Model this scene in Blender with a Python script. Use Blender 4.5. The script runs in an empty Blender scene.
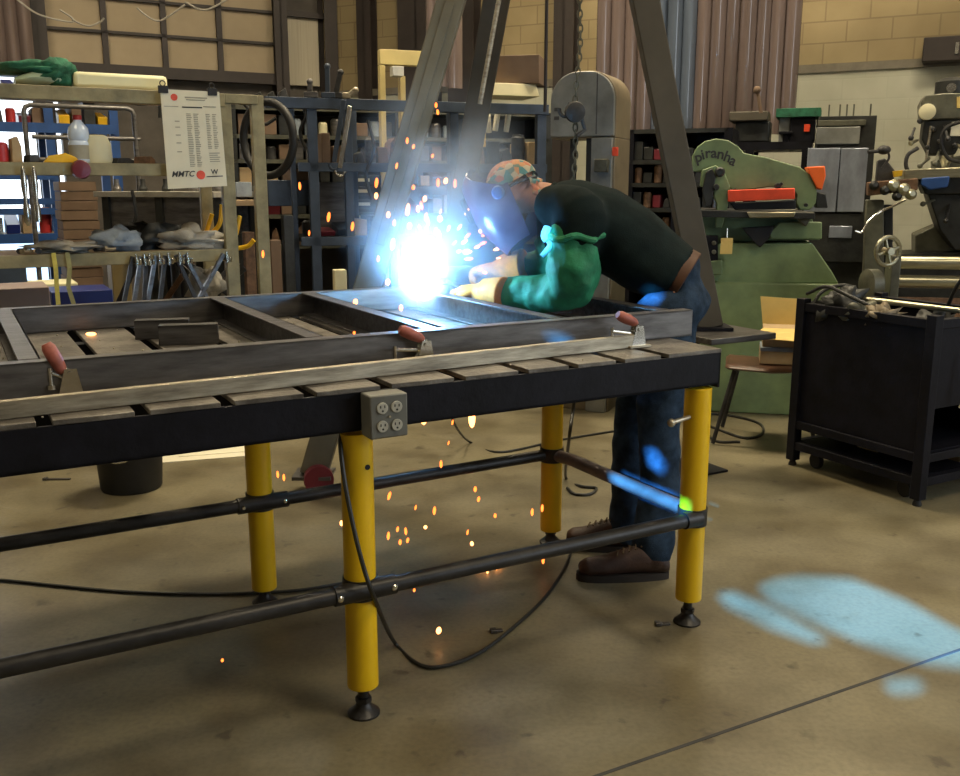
import bpy, bmesh, math, random
from mathutils import Vector, Matrix, noise
random.seed(7)
rnd = random.Random(11)
SC = bpy.context.scene
COL = SC.collection
PI = math.pi
# ------------------------------------------------------------------ camera geometry
F = 950.0; TH = math.atan(201/950.0); H = 1.4
CT, ST = math.cos(TH), math.sin(TH)
def ray(px, py):
    x = (px-480)/F; y = -(py-388)/F
    return Vector((x, CT+y*ST, -ST+y*CT))
def atz(px, py, z=0.0):
    r = ray(px, py); t = (z-H)/r.z; return Vector((r.x*t, r.y*t, z))
def atY(px, py, Y):
    r = ray(px, py); t = Y/r.y; return Vector((r.x*t, Y, H+r.z*t))
A29 = math.radians(29)
def rotz(a): return Matrix.Rotation(a, 4, 'Z')
def TR(x, y, z=0, a=0): return Matrix.Translation((x, y, z)) @ rotz(a)
class Frame:
    """upright local frame: s along dir (angle from +X), t = 90 deg left of it, z up; origin at picture column px0, depth Y0"""
    def __init__(self, px0, Y0, ang, x=None, y=None):
        if x is None:
            x = (px0-480)/F*1.0*Y0/ (ray(px0, 187).y); y = Y0
        self.o = Vector((x, y, 0)); self.a = ang
        self.u = Vector((math.cos(ang), math.sin(ang), 0)); self.v = Vector((-math.sin(ang), math.cos(ang), 0))
        self.M = TR(x, y, 0, ang)
    def sz(self, px, py, t=0.0):
        r = ray(px, py); o = self.o + self.v*t - Vector((0, 0, H))
        k = o.dot(self.v)/r.dot(self.v)
        p = r*k - o
        return p.dot(self.u), p.z
    def w(self, s, t, z): return self.M @ Vector((s, t, z))
# ------------------------------------------------------------------ materials
def mat(name, col, rough=0.6, metal=0.0, var=0.15, scale=8.0, col2=None, bump=0.0, bscale=None, emis=None, estr=0.0, stretch=None, spec=None, trans=0.0, alpha=None):
    m = bpy.data.materials.new(name); m.use_nodes = True
    nt = m.node_tree; b = nt.nodes['Principled BSDF']
    b.inputs['Roughness'].default_value = rough; b.inputs['Metallic'].default_value = metal
    if spec is not None: b.inputs['Specular IOR Level'].default_value = spec
    if trans: b.inputs['Transmission Weight'].default_value = trans
    if alpha is not None: b.inputs['Alpha'].default_value = alpha
    tc = nt.nodes.new('ShaderNodeTexCoord'); mp = nt.nodes.new('ShaderNodeMapping')
    nt.links.new(tc.outputs['Object'], mp.inputs['Vector'])
    if stretch: mp.inputs['Scale'].default_value = stretch
    n = nt.nodes.new('ShaderNodeTexNoise'); n.inputs['Scale'].default_value = scale; n.inputs['Detail'].default_value = 6; n.inputs['Roughness'].default_value = 0.6
    nt.links.new(mp.outputs['Vector'], n.inputs['Vector'])
    r = nt.nodes.new('ShaderNodeValToRGB')
    c2 = col2 if col2 else tuple(max(0, c*(1-var*2)) for c in col)
    c1 = tuple(min(1, c*(1+var)) for c in col)
    r.color_ramp.elements[0].position = 0.3; r.color_ramp.elements[0].color = (*c2, 1)
    r.color_ramp.elements[1].position = 0.7; r.color_ramp.elements[1].color = (*c1, 1)
    nt.links.new(n.outputs['Fac'], r.inputs['Fac']); nt.links.new(r.outputs['Color'], b.inputs['Base Color'])
    if bump:
        n2 = nt.nodes.new('ShaderNodeTexNoise'); n2.inputs['Scale'].default_value = bscale or scale*6; n2.inputs['Detail'].default_value = 5
        nt.links.new(mp.outputs['Vector'], n2.inputs['Vector'])
        bp = nt.nodes.new('ShaderNodeBump'); bp.inputs['Strength'].default_value = bump; bp.inputs['Distance'].default_value = 0.01
        nt.links.new(n2.outputs['Fac'], bp.inputs['Height']); nt.links.new(bp.outputs['Normal'], b.inputs['Normal'])
    if emis:
        b.inputs['Emission Color'].default_value = (*emis, 1); b.inputs['Emission Strength'].default_value = estr
    return m
M = {}
M['yellow'] = mat('yellow_paint', (0.80, 0.50, 0.005), 0.38, 0, 0.05, 5, bump=.05)
M['black_paint'] = mat('black_paint', (0.006, 0.006, 0.010), 0.55, 0, 0.3, 12, bump=.1, spec=.2)
M['sun_paled_pipe'] = mat('pipe_paled_for_sun', (0.13, 0.10, 0.10), 0.4, 0.1, 0.2, 12)  # side rail only: base colour paled so the sun patch on it looks bright
M['black_pipe'] = mat('black_pipe', (0.03, 0.028, 0.026), 0.42, 0.3, 0.3, 12, bump=.1)
M['slat'] = mat('slat_steel', (0.17, 0.155, 0.13), 0.5, 0.55, 0.25, 9, col2=(.06, .052, .045), bump=.35, bscale=70)
M['dark_steel'] = mat('dark_steel', (0.12, 0.115, 0.11), 0.42, 0.65, 0.2, 6, col2=(.05, .045, .042), bump=.1, stretch=(1, 8, 8))
M['mill_steel'] = mat('mill_steel', (0.17, 0.165, 0.16), 0.38, 0.6, 0.2, 5, col2=(.075, .07, .068), bump=.06, stretch=(1, 6, 6))
M['bright_steel'] = mat('bright_steel', (0.50, 0.45, 0.34), 0.42, 0.75, 0.15, 7, col2=(.22, .19, .14), bump=.1, stretch=(1, 8, 8))
M['chrome'] = mat('chrome', (0.7, 0.68, 0.6), 0.25, 1.0, 0.1)
M['red_grip'] = mat('red_grip', (0.35, 0.10, 0.07), 0.5, 0, 0.2, 40)
M['rust'] = mat('rusty_steel', (0.16, 0.09, 0.05), 0.7, 0.3, 0.3, 20, bump=.2)
M['box_grey'] = mat('galvanised_box', (0.15, 0.15, 0.13), 0.5, 0.4, 0.1)
M['outlet_white'] = mat('outlet_white', (0.42, 0.41, 0.34), 0.5, 0, 0.1, 30)
M['black'] = mat('black_rubber', (0.01, 0.01, 0.01), 0.6, 0, 0.3)
M['cable'] = mat('cable_rubber', (0.02, 0.02, 0.016), 0.5, 0, 0.3)
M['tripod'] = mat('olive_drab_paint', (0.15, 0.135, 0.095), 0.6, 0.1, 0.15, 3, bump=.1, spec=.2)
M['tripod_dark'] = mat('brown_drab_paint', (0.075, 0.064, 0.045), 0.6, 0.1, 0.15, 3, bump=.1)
M['rack_olive'] = mat('rack_olive', (0.30, 0.26, 0.14), 0.6, 0.1, 0.25, 6, bump=.15)
M['rack_blue'] = mat('rack_blue_grey', (0.045, 0.065, 0.10), 0.5, 0.2, 0.2, 6, bump=.1)
M['pallet_blue'] = mat('pallet_rack_blue', (0.012, 0.06, 0.22), 0.5, 0, 0.15, 5)
M['pallet_orange'] = mat('pallet_rack_orange', (0.75, 0.35, 0.04), 0.5, 0, 0.15, 5)
M['paper'] = mat('paper', (0.72, 0.68, 0.52), 0.8, 0, 0.04, 5)
M['ink'] = mat('ink', (0.05, 0.05, 0.05), 0.8)
M['ink_light'] = mat('ink_pale', (0.35, 0.33, 0.25), 0.8)
M['red_ink'] = mat('ink_red', (0.75, 0.10, 0.06), 0.8)
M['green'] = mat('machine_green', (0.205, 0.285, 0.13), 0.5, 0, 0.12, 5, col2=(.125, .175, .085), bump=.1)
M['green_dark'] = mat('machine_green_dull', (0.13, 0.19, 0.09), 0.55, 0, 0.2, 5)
M['safety_red'] = mat('safety_red', (0.78, 0.07, 0.02), 0.5, 0, 0.1)
M['safety_orange'] = mat('safety_orange', (0.95, 0.16, 0.02), 0.5, 0, 0.05)
M['tag'] = mat('tag_manila', (0.72, 0.52, 0.16), 0.7, 0, 0.05)
M['saw_grey'] = mat('saw_grey', (0.23, 0.24, 0.23), 0.42, 0.3, 0.15, 5, col2=(.13, .135, .125), bump=.05)
M['saw_side'] = mat('saw_tan', (0.20, 0.16, 0.10), 0.5, 0.2, 0.15, 5, bump=.05)
M['carton'] = mat('carton_brown', (0.17, 0.11, 0.07), 0.8, 0, 0.1, 5)
M['carton_tan'] = mat('carton_tan', (0.42, 0.30, 0.16), 0.8, 0, 0.1, 5)
M['carton_white'] = mat('carton_white', (0.70, 0.65, 0.42), 0.8, 0, 0.05, 5)
M['cream'] = mat('cream_plastic', (0.75, 0.72, 0.45), 0.6, 0, 0.04, 5)
M['pale'] = mat('pale_plastic', (0.42, 0.52, 0.36), 0.5, 0, 0.06, 5)
M['cloth_green'] = mat('cloth_green', (0.02, 0.13, 0.07), 0.9, 0, 0.3, 20, bump=.4)
M['tarp_white'] = mat('tarp_white', (0.33, 0.31, 0.26), 0.6, 0, 0.15, 9, bump=.4)
M['tarp_blue'] = mat('tarp_pale_blue', (0.28, 0.33, 0.38), 0.6, 0, 0.15, 9, bump=.4)
M['blue_plastic'] = mat('blue_plastic', (0.008, 0.02, 0.16), 0.4, 0, 0.1, 5)
M['water_plastic'] = mat('clear_plastic', (0.62, 0.72, 0.85), 0.2, 0, 0.1, 5)
M['red_plastic'] = mat('red_plastic', (0.45, 0.03, 0.03), 0.4, 0, 0.1, 5)
M['dark_red'] = mat('oxblood_plastic', (0.16, 0.02, 0.03), 0.4, 0, 0.1, 5)
M['yellow_tool'] = mat('yellow_tool', (0.85, 0.50, 0.02), 0.4, 0, 0.1, 5)
M['strap'] = mat('yellow_strap', (0.55, 0.47, 0.10), 0.8, 0, 0.15, 20)
M['strap_g'] = mat('olive_strap', (0.30, 0.28, 0.12), 0.8, 0, 0.15, 20)
M['iron'] = mat('cast_iron', (0.05, 0.05, 0.05), 0.5, 0.4, 0.3, 12, bump=.2)
M['mach'] = mat('machine_grey_green', (0.105, 0.105, 0.075), 0.5, 0.2, 0.25, 8, bump=.2)
M['mach_dk'] = mat('machine_dark', (0.03, 0.032, 0.03), 0.5, 0.3, 0.3, 8, bump=.2)
M['sheet'] = mat('sheet_steel', (0.34, 0.38, 0.46), 0.3, 0.5, 0.3, 4, col2=(.13, .145, .17), stretch=(1, 1, .5))
M['oiled'] = mat('oiled_steel', (0.42, 0.40, 0.28), 0.3, 0.85, 0.15, 8, stretch=(1, 10, 10))
M['brown_seat'] = mat('brown_vinyl', (0.10, 0.05, 0.03), 0.35, 0, 0.2, 10)
M['curtain'] = mat('vinyl_strip', (0.17, 0.13, 0.12), 0.14, 0, 0.15, 2, stretch=(4, 4, .4), spec=1.0)
M['curtain_blue'] = mat('vinyl_strip_clear', (0.10, 0.125, 0.17), 0.12, 0, 0.15, 2, stretch=(4, 4, .4), spec=.8)
M['door_beige'] = mat('door_beige', (0.36, 0.29, 0.19), 0.7, 0, 0.05, 3, bump=.1, bscale=80)
M['brown_paint'] = mat('brown_steelwork', (0.032, 0.024, 0.021), 0.55, 0.1, 0.2, 3)
M['wall_dark'] = mat('wall_umber', (0.10, 0.088, 0.075), 0.8, 0, 0.25, 2)
M['panel_light'] = mat('panel_pale', (0.40, 0.36, 0.27), 0.6, 0, 0.08, 3, stretch=(20, 20, .3))
M['gantry_yellow'] = mat('pale_yellow_paint', (0.62, 0.50, 0.20), 0.5, 0, 0.08, 3)
M['olive_bin'] = mat('bin_olive', (0.30, 0.22, 0.08), 0.6, 0, 0.1, 3)
M['pink_board'] = mat('pinkish_board', (0.30, 0.23, 0.20), 0.7, 0, 0.1, 3)
M['white_lamp'] = mat('pale_box', (0.6, 0.6, 0.55), 0.6)
M['wood'] = mat('plywood', (0.35, 0.24, 0.13), 0.7, 0, 0.15, 4, stretch=(1, 12, 12))
# person
M['skin'] = mat('skin', (0.42, 0.17, 0.09), 0.5, 0, 0.1, 20)
M['shirt'] = mat('shirt_dark', (0.010, 0.017, 0.017), 0.9, 0, 0.2, 14, bump=.2, bscale=300, spec=.08)
M['jeans'] = mat('denim', (0.028, 0.048, 0.080), 0.9, 0, 0.3, 18, bump=.3, bscale=300, spec=.1)
M['sleeve'] = mat('welding_sleeve_green', (0.02, 0.23, 0.10), 0.7, 0, 0.2, 14, bump=.3, bscale=60)
M['glove'] = mat('glove_leather', (0.62, 0.20, 0.018), 0.8, 0, 0.15, 25, bump=.3, bscale=90)
M['belt'] = mat('belt_leather', (0.085, 0.040, 0.022), 0.6, 0, 0.1, 25, spec=.2)
M['helmet'] = mat('helmet_shell', (0.075, 0.05, 0.12), 0.22, 0, 0.25, 6)
M['boot'] = mat('boot_leather', (0.055, 0.025, 0.015), 0.6, 0, 0.3, 20, bump=.2)
M['sole'] = mat('boot_sole', (0.02, 0.015, 0.012), 0.7)
M['lace'] = mat('boot_lace', (0.12, 0.08, 0.04), 0.8)
def floral():
    m = bpy.data.materials.new('floral_cloth'); m.use_nodes = True; nt = m.node_tree; b = nt.nodes['Principled BSDF']
    tc = nt.nodes.new('ShaderNodeTexCoord'); v = nt.nodes.new('ShaderNodeTexVoronoi'); v.inputs['Scale'].default_value = 38
    nt.links.new(tc.outputs['Object'], v.inputs['Vector'])
    s = nt.nodes.new('ShaderNodeSeparateColor'); nt.links.new(v.outputs['Color'], s.inputs[0])
    r = nt.nodes.new('ShaderNodeValToRGB'); r.color_ramp.interpolation = 'CONSTANT'
    els = [(0, (.45, .15, .07)), (.2, (.42, .36, .24)), (.42, (.07, .20, .19)), (.62, (.50, .24, .10)), (.78, (.13, .19, .15))]
    while len(r.color_ramp.elements) < 5: r.color_ramp.elements.new(.5)
    for e, (p, c) in zip(r.color_ramp.elements, els): e.position = p; e.color = (*c, 1)
    nt.links.new(s.outputs[0], r.inputs['Fac']); nt.links.new(r.outputs['Color'], b.inputs['Base Color'])
    b.inputs['Roughness'].default_value = .85
    return m
M['floral'] = floral()
def emit(name, col, s):
    m = bpy.data.materials.new(name); m.use_nodes = True; nt = m.node_tree
    nt.nodes.clear(); o = nt.nodes.new('ShaderNodeOutputMaterial'); e = nt.nodes.new('ShaderNodeEmission')
    e.inputs[0].default_value = (*col, 1); e.inputs[1].default_value = s; nt.links.new(e.outputs[0], o.inputs[0]); return m
M['spark'] = emit('spark_glow', (1.0, 0.16, 0.025), 2.6)
M['spark_hot'] = emit('spark_hot', (1.0, 0.36, 0.10), 4.0)
M['arc'] = emit('arc_plasma', (0.72, 0.87, 1.0), 17)
M['hot_bead'] = emit('hot_metal', (1.0, 0.30, 0.08), 5)
# ------------------------------------------------------------------ mesh builder
class MB:
    def __init__(s, M4=None): s.v = []; s.f = []; s.M = M4 or Matrix.Identity(4)
    def add(s, vs, fs):
        n = len(s.v); s.v += [s.M @ Vector(p) for p in vs]; s.f += [tuple(i+n for i in f) for f in fs]; return s
    def box(s, x0, x1, y0, y1, z0, z1):
        return s.add([(x0,y0,z0),(x1,y0,z0),(x1,y1,z0),(x0,y1,z0),(x0,y0,z1),(x1,y0,z1),(x1,y1,z1),(x0,y1,z1)],
              [(3,2,1,0),(4,5,6,7),(0,1,5,4),(1,2,6,5),(2,3,7,6),(3,0,4,7)])
    def obox(s, c, X, Y, Z, hx, hy, hz):
        c = Vector(c); X, Y, Z = Vector(X).normalized()*hx, Vector(Y).normalized()*hy, Vector(Z).normalized()*hz
        vs = [c-X-Y-Z, c+X-Y-Z, c+X+Y-Z, c-X+Y-Z, c-X-Y+Z, c+X-Y+Z, c+X+Y+Z, c-X+Y+Z]
        return s.add(vs, [(3,2,1,0),(4,5,6,7),(0,1,5,4),(1,2,6,5),(2,3,7,6),(3,0,4,7)])
    def bar(s, p, q, w, h, up=(0,0,1)):
        p, q = Vector(p), Vector(q); d = (q-p); L = d.length; d.normalize(); upv = Vector(up)
        side = d.cross(upv)
        if side.length < 1e-4: side = d.cross(Vector((0,1,0)))
        side.normalize(); u2 = side.cross(d)
        return s.obox((p+q)/2, d, side, u2, L/2, w/2, h/2)
    def cyl(s, p, q, r, r2=None, n=20, cap=True):
        return s.tube([p, q], [r, r if r2 is None else r2], n, cap)
    def tube(s, pts, r, n=10, cap=True):
        pts = [Vector(p) for p in pts]
        if not isinstance(r, (list, tuple)): r = [r]*len(pts)
        vs = []; fs = []; prev = None
        for i, p in enumerate(pts):
            d = (pts[min(i+1, len(pts)-1)] - pts[max(i-1, 0)]).normalized()
            if prev is None:
                a = Vector((0,0,1)) if abs(d.z) < .9 else Vector((1,0,0))
                x = d.cross(a).normalized()
            else:
                x = (prev - d*prev.dot(d)).normalized()
            prev = x; y = d.cross(x)
            for k in range(n):
                t = 2*PI*k/n; vs.append(p + (x*math.cos(t) + y*math.sin(t))*r[i])
        for i in range(len(pts)-1):
            for k in range(n):
                a = i*n+k; b = i*n+(k+1)%n; fs.append((a, b, b+n, a+n))
        if cap: fs.append(tuple(range(n))[::-1]); fs.append(tuple(range((len(pts)-1)*n, len(pts)*n)))
        return s.add(vs, fs)
    def lathe(s, prof, c=(0,0,0), axis=(0,0,1), n=28):
        ax = Vector(axis).normalized(); a = Vector((0,0,1)) if abs(ax.z) < .9 else Vector((1,0,0))
        x = ax.cross(a).normalized(); y = ax.cross(x); c = Vector(c); vs = []; fs = []
        for (r, z) in prof:
            for k in range(n):
                t = 2*PI*k/n; vs.append(c + ax*z + (x*math.cos(t)+y*math.sin(t))*max(r, 1e-4))
        for i in range(len(prof)-1):
            for k in range(n):
                a_ = i*n+k; b = i*n+(k+1)%n; fs.append((a_, b, b+n, a_+n))
        fs.append(tuple(range(n))[::-1]); fs.append(tuple(range((len(prof)-1)*n, len(prof)*n)))
        return s.add(vs, fs)
    def prism(s, poly, t0, t1):
        """poly in (s,z), extruded along local y from t0 to t1"""
        n = len(poly); vs = [(a, t0, b) for a, b in poly] + [(a, t1, b) for a, b in poly]
        fs = [tuple(range(n)), tuple(range(n, 2*n))[::-1]] + [((i+1) % n, i, i+n, (i+1) % n+n) for i in range(n)]
        return s.add(vs, fs)
    def loft(s, secs, n=20):
        """secs: (center, vecA, vecB) elliptical sections"""
        vs = []; fs = []
        for c, a, b in secs:
            c, a, b = Vector(c), Vector(a), Vector(b)
            for k in range(n):
                t = 2*PI*k/n; vs.append(c + a*math.cos(t) + b*math.sin(t))
        for i in range(len(secs)-1):
            for k in range(n):
                p = i*n+k; q = i*n+(k+1) % n; fs.append((p, q, q+n, p+n))
        fs.append(tuple(range(n))[::-1]); fs.append(tuple(range((len(secs)-1)*n, len(secs)*n)))
        return s.add(vs, fs)
    def ball(s, c, rx, ry=None, rz=None, axes=None, n=16, m=10):
        ry = ry or rx; rz = rz or rx
        X, Y, Z = axes or (Vector((1,0,0)), Vector((0,1,0)), Vector((0,0,1))); c = Vector(c); vs = []; fs = []
        for i in range(m+1):
            ph = PI*i/m
            for k in range(n):
                t = 2*PI*k/n; q = max(math.sin(ph), 1e-3)
                vs.append(c + X*(rx*q*math.cos(t)) + Y*(ry*q*math.sin(t)) + Z*(-rz*math.cos(ph)))
        for i in range(m):
            for k in range(n):
                a = i*n+k; b = i*n+(k+1) % n; fs.append((a, b, b+n, a+n))
        fs.append(tuple(range(n))[::-1]); fs.append(tuple(range(m*n, (m+1)*n)))
        return s.add(vs, fs)
    def torus(s, c, axis, R, r, n=28, k=8, a0=0, a1=2*PI):
        ax = Vector(axis).normalized(); a = Vector((0,0,1)) if abs(ax.z) < .9 else Vector((1,0,0))
        x = ax.cross(a).normalized(); y = ax.cross(x); c = Vector(c)
        full = abs(a1-a0-2*PI) < 1e-4; vs = []; fs = []; cnt = n if full else n+1
        for i in range(cnt):
            t = a0+(a1-a0)*i/n; d = x*math.cos(t)+y*math.sin(t)
            for j in range(k):
                p = 2*PI*j/k; vs.append(c + d*(R+r*math.cos(p)) + ax*(r*math.sin(p)))
        for i in range(n):
            for j in range(k):
                p0 = i*k+j; p1 = i*k+(j+1) % k; q0 = ((i+1) % cnt)*k+j; q1 = ((i+1) % cnt)*k+(j+1) % k
                fs.append((p0, p1, q1, q0))
        return s.add(vs, fs)
    def build(s, name, m, parent=None, bevel=0, smooth=True, flip=False, origin=None):
        me = bpy.data.meshes.new(name)
        if parent is not None:
            inv = WM(parent).inverted(); base = Matrix.Identity(4)
        else:
            if origin is None:
                mn = Vector([min(v[i] for v in s.v) for i in range(3)]); mx = Vector([max(v[i] for v in s.v) for i in range(3)])
                origin = Vector(((mn.x+mx.x)/2, (mn.y+mx.y)/2, mn.z))
            R = s.M.to_3x3().normalized().to_4x4()
            base = Matrix.Translation(origin) @ R; inv = base.inverted()
        me.from_pydata([inv @ v for v in s.v], [], s.f)
        bm = bmesh.new(); bm.from_mesh(me); bmesh.ops.recalc_face_normals(bm, faces=bm.faces); bm.to_mesh(me); bm.free()
        me.materials.append(m)
        if smooth:
            me.polygons.foreach_set('use_smooth', [True]*len(me.polygons)); me.set_sharp_from_angle(angle=math.radians(38))
        o = bpy.data.objects.new(name, me); COL.objects.link(o)
        if parent is not None: o.parent = parent
        else: o.matrix_world = base
        WMX[o.name] = base if parent is None else WM(parent)
        if bevel:
            b = o.modifiers.new('bevel', 'BEVEL'); b.width = bevel; b.segments = 2; b.limit_method = 'ANGLE'; b.angle_limit = math.radians(40)
        return o
WMX = {}
def WM(o): return WMX[o.name]
def tag(o, label=None, cat=None, group=None, kind=None):
    if label: o['label'] = label
    if cat: o['category'] = cat
    if group: o['group'] = group
    if kind: o['kind'] = kind
    return o
def thing(name, label, cat, Mx, group=None):
    o = bpy.data.objects.new(name, None); COL.objects.link(o); o.matrix_world = Mx; WMX[o.name] = Mx.copy()
    o.empty_display_size = .1
    return tag(o, label, cat, group)
def S(o): o['kind'] = 'structure'; return o
def copy_tree(o, parent=None):
    c = o.copy(); COL.objects.link(c)
    if parent is not None: c.parent = parent
    for ch in [x for x in bpy.data.objects if x.parent == o]: copy_tree(ch, c)
    return c
def remesh(o, vox, smooth_it=4, disp=0.0, dscale=.1):
    r = o.modifiers.new('remesh', 'REMESH'); r.mode = 'VOXEL'; r.voxel_size = vox; r.use_smooth_shade = True
    s = o.modifiers.new('smooth', 'SMOOTH'); s.factor = .6; s.iterations = smooth_it
    if disp:
        t = bpy.data.textures.new('folds', 'CLOUDS'); t.noise_scale = dscale; t.noise_depth = 1
        d = o.modifiers.new('folds', 'DISPLACE'); d.texture = t; d.strength = disp; d.texture_coords = 'LOCAL'; d.mid_level = .5
def catmull(pts, k=8):
    pts = [Vector(p) for p in pts]; P = [pts[0]*2-pts[1]] + pts + [pts[-1]*2-pts[-2]]; out = []
    for i in range(1, len(P)-2):
        for j in range(k):
            t = j/k; a, b, c, d = P[i-1], P[i], P[i+1], P[i+2]
            out.append(.5*((2*b)+(c-a)*t+(2*a-5*b+4*c-d)*t*t+(3*b-a-3*c+d)*t**3))
    out.append(pts[-1]); return out
def text_mesh(txt, size, ext=0.001, bold=False):
    cu = bpy.data.curves.new('t', 'FONT'); cu.body = txt; cu.size = size; cu.extrude = ext; cu.align_x = 'CENTER'; cu.offset = size*.02 if bold else 0
    cu.resolution_u = 3
    ob = bpy.data.objects.new('t', cu); COL.objects.link(ob)
    dg = bpy.context.evaluated_depsgraph_get(); me = bpy.data.meshes.new_from_object(ob.evaluated_get(dg))
    vs = [v.co.copy() for v in me.vertices]; fs = [tuple(p.vertices) for p in me.polygons]
    bpy.data.objects.remove(ob); bpy.data.meshes.remove(me)
    return vs, fs
exec_sections = []
# ================================================================== SETTING
KX, KY = -2.05, 12.9
RW = Frame(0, 0, math.radians(-27.3), KX, KY)      # block wall, s grows to the right and nearer
LW = Frame(0, 0, A29, KX, KY)                      # bay door wall, s negative to the left
def floor_material():
    m = bpy.data.materials.new('concrete_floor'); m.use_nodes = True; nt = m.node_tree; b = nt.nodes['Principled BSDF']
    tc = nt.nodes.new('ShaderNodeTexCoord')
    def noi(sc, det, dist=0):
        n = nt.nodes.new('ShaderNodeTexNoise'); n.inputs['Scale'].default_value = sc; n.inputs['Detail'].default_value = det
        n.inputs['Distortion'].default_value = dist; nt.links.new(tc.outputs['Object'], n.inputs['Vector']); return n
    def ramp(n, p0, c0, p1, c1):
        r = nt.nodes.new('ShaderNodeValToRGB'); r.color_ramp.elements[0].position = p0; r.color_ramp.elements[0].color = (*c0, 1)
        r.color_ramp.elements[1].position = p1; r.color_ramp.elements[1].color = (*c1, 1); nt.links.new(n.outputs['Fac'], r.inputs['Fac']); return r
    def mul(a, bb, f):
        x = nt.nodes.new('ShaderNodeMix'); x.data_type = 'RGBA'; x.blend_type = 'MULTIPLY'; x.inputs[0].default_value = f
        nt.links.new(a, x.inputs[6]); nt.links.new(bb, x.inputs[7]); return x.outputs[2]
    base = ramp(noi(1.6, 10, .1), .3, (.150, .130, .078), .7, (.235, .205, .125))
    st = ramp(noi(2.6, 14, .12), .38, (.60, .56, .50), .56, (1, 1, 1))
    fine = ramp(noi(60, 4), .25, (.78, .78, .78), .6, (1, 1, 1))
    spots = ramp(noi(11, 5, .2), .28, (.30, .28, .26), .36, (1, 1, 1))
    c = mul(base.outputs[0], st.outputs[0], .8); c = mul(c, fine.outputs[0], 1); c = mul(c, spots.outputs[0], .7)
    nt.links.new(c, b.inputs['Base Color'])
    rr = ramp(noi(3.0, 6), .3, (.33,)*3, .7, (.55,)*3); nt.links.new(rr.outputs[0], b.inputs['Roughness'])
    bp = nt.nodes.new('ShaderNodeBump'); bp.inputs['Strength'].default_value = .06; bp.inputs['Distance'].default_value = .01
    nt.links.new(noi(90, 4).outputs['Fac'], bp.inputs['Height']); nt.links.new(bp.outputs[0], b.inputs['Normal'])
    return m
def block_material(name, c1, c2, mortar, painted=False):
    m = bpy.data.materials.new(name); m.use_nodes = True; nt = m.node_tree; b = nt.nodes['Principled BSDF']; b.inputs['Roughness'].default_value = .75
    tc = nt.nodes.new('ShaderNodeTexCoord'); mp = nt.nodes.new('ShaderNodeMapping'); mp.inputs['Rotation'].default_value = (math.radians(90), 0, 0)
    nt.links.new(tc.outputs['Object'], mp.inputs['Vector'])
    sx = nt.nodes.new('ShaderNodeSeparateXYZ'); cx = nt.nodes.new('ShaderNodeCombineXYZ')
    nt.links.new(tc.outputs['Object'], sx.inputs[0]); nt.links.new(sx.outputs[0], cx.inputs[0]); nt.links.new(sx.outputs[2], cx.inputs[1])
    k = nt.nodes.new('ShaderNodeTexBrick'); k.inputs['Scale'].default_value = 1; k.inputs['Brick Width'].default_value = .42; k.inputs['Row Height'].default_value = .205
    k.inputs['Mortar Size'].default_value = .008; k.inputs['Color1'].default_value = (*c1, 1); k.inputs['Color2'].default_value = (*c2, 1); k.inputs['Mortar'].default_value = (*mortar, 1)
    nt.links.new(cx.outputs[0], k.inputs['Vector'])
    n = nt.nodes.new('ShaderNodeTexNoise'); n.inputs['Scale'].default_value = 1.6; n.inputs['Detail'].default_value = 8; nt.links.new(tc.outputs['Object'], n.inputs['Vector'])
    r = nt.nodes.new('ShaderNodeValToRGB'); r.color_ramp.elements[0].position = .3; r.color_ramp.elements[0].color = (.7, .68, .62, 1); r.color_ramp.elements[1].position = .65
    nt.links.new(n.outputs['Fac'], r.inputs['Fac'])
    x = nt.nodes.new('ShaderNodeMix'); x.data_type = 'RGBA'; x.blend_type = 'MULTIPLY'; x.inputs[0].default_value = .8
    nt.links.new(k.outputs[0], x.inputs[6]); nt.links.new(r.outputs[0], x.inputs[7]); nt.links.new(x.outputs[2], b.inputs['Base Color'])
    bp = nt.nodes.new('ShaderNodeBump'); bp.inputs['Strength'].default_value = .4; bp.inputs['Distance'].default_value = .008; bp.invert = True
    nt.links.new(k.outputs['Fac'], bp.inputs['Height']); nt.links.new(bp.outputs[0], b.inputs['Normal'])
    return m
M['floor'] = floor_material()
M['block'] = block_material('tan_block', (.33, .26, .14), (.30, .235, .125), (.24, .185, .10))
M['block_white'] = block_material('painted_block', (.47, .475, .38), (.46, .465, .375), (.445, .45, .36))
XE = 5.6                                            # east side wall, unseen; its daylight opening is an addition
XW = -8.0; YS = -3.0; CEIL = 6.2
yE = KY - (XE-KX)*math.tan(math.radians(27.3)); sE = (XE-KX)/math.cos(math.radians(27.3))
yW = KY + (XW-KX)*math.tan(A29); sW = (XW-KX)/math.cos(A29)
fl = MB().add([(XW, YS, 0), (XE, YS, 0), (XE, yE, 0), (KX, KY, 0), (XW, yW, 0)], [(0, 1, 2, 3, 4)])
S(fl.build('floor', M['floor'], smooth=False, origin=Vector((0, 0, 0))))
S(MB().box(-40, 30, 8, 60, -.12, -.02).build('ground', mat('asphalt', (.3, .29, .27), .9), smooth=False))
S(MB().add([(XW, YS, CEIL), (XE, YS, CEIL), (XE, yE+.2, CEIL), (KX, KY+.2, CEIL), (XW, yW+.2, CEIL)], [(4, 3, 2, 1, 0)]).build('ceiling', M['wall_dark'], smooth=False))
# right (block) wall
zb = RW.sz(875, 66)[1]
S(MB(RW.M).box(0, sE, 0, .2, zb+.04, CEIL).build('wall_right', M['block'], smooth=False))
S(MB(RW.M).box(0, sE, -.03, .2, 0, zb-.04).build('wall_right_lower', M['block_white'], smooth=False))
S(MB(RW.M).box(0, sE, -.05, .2, zb-.04, zb+.04).build('trim_1', mat('ledge_grey', (.18, .16, .12), .7), smooth=False))
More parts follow.
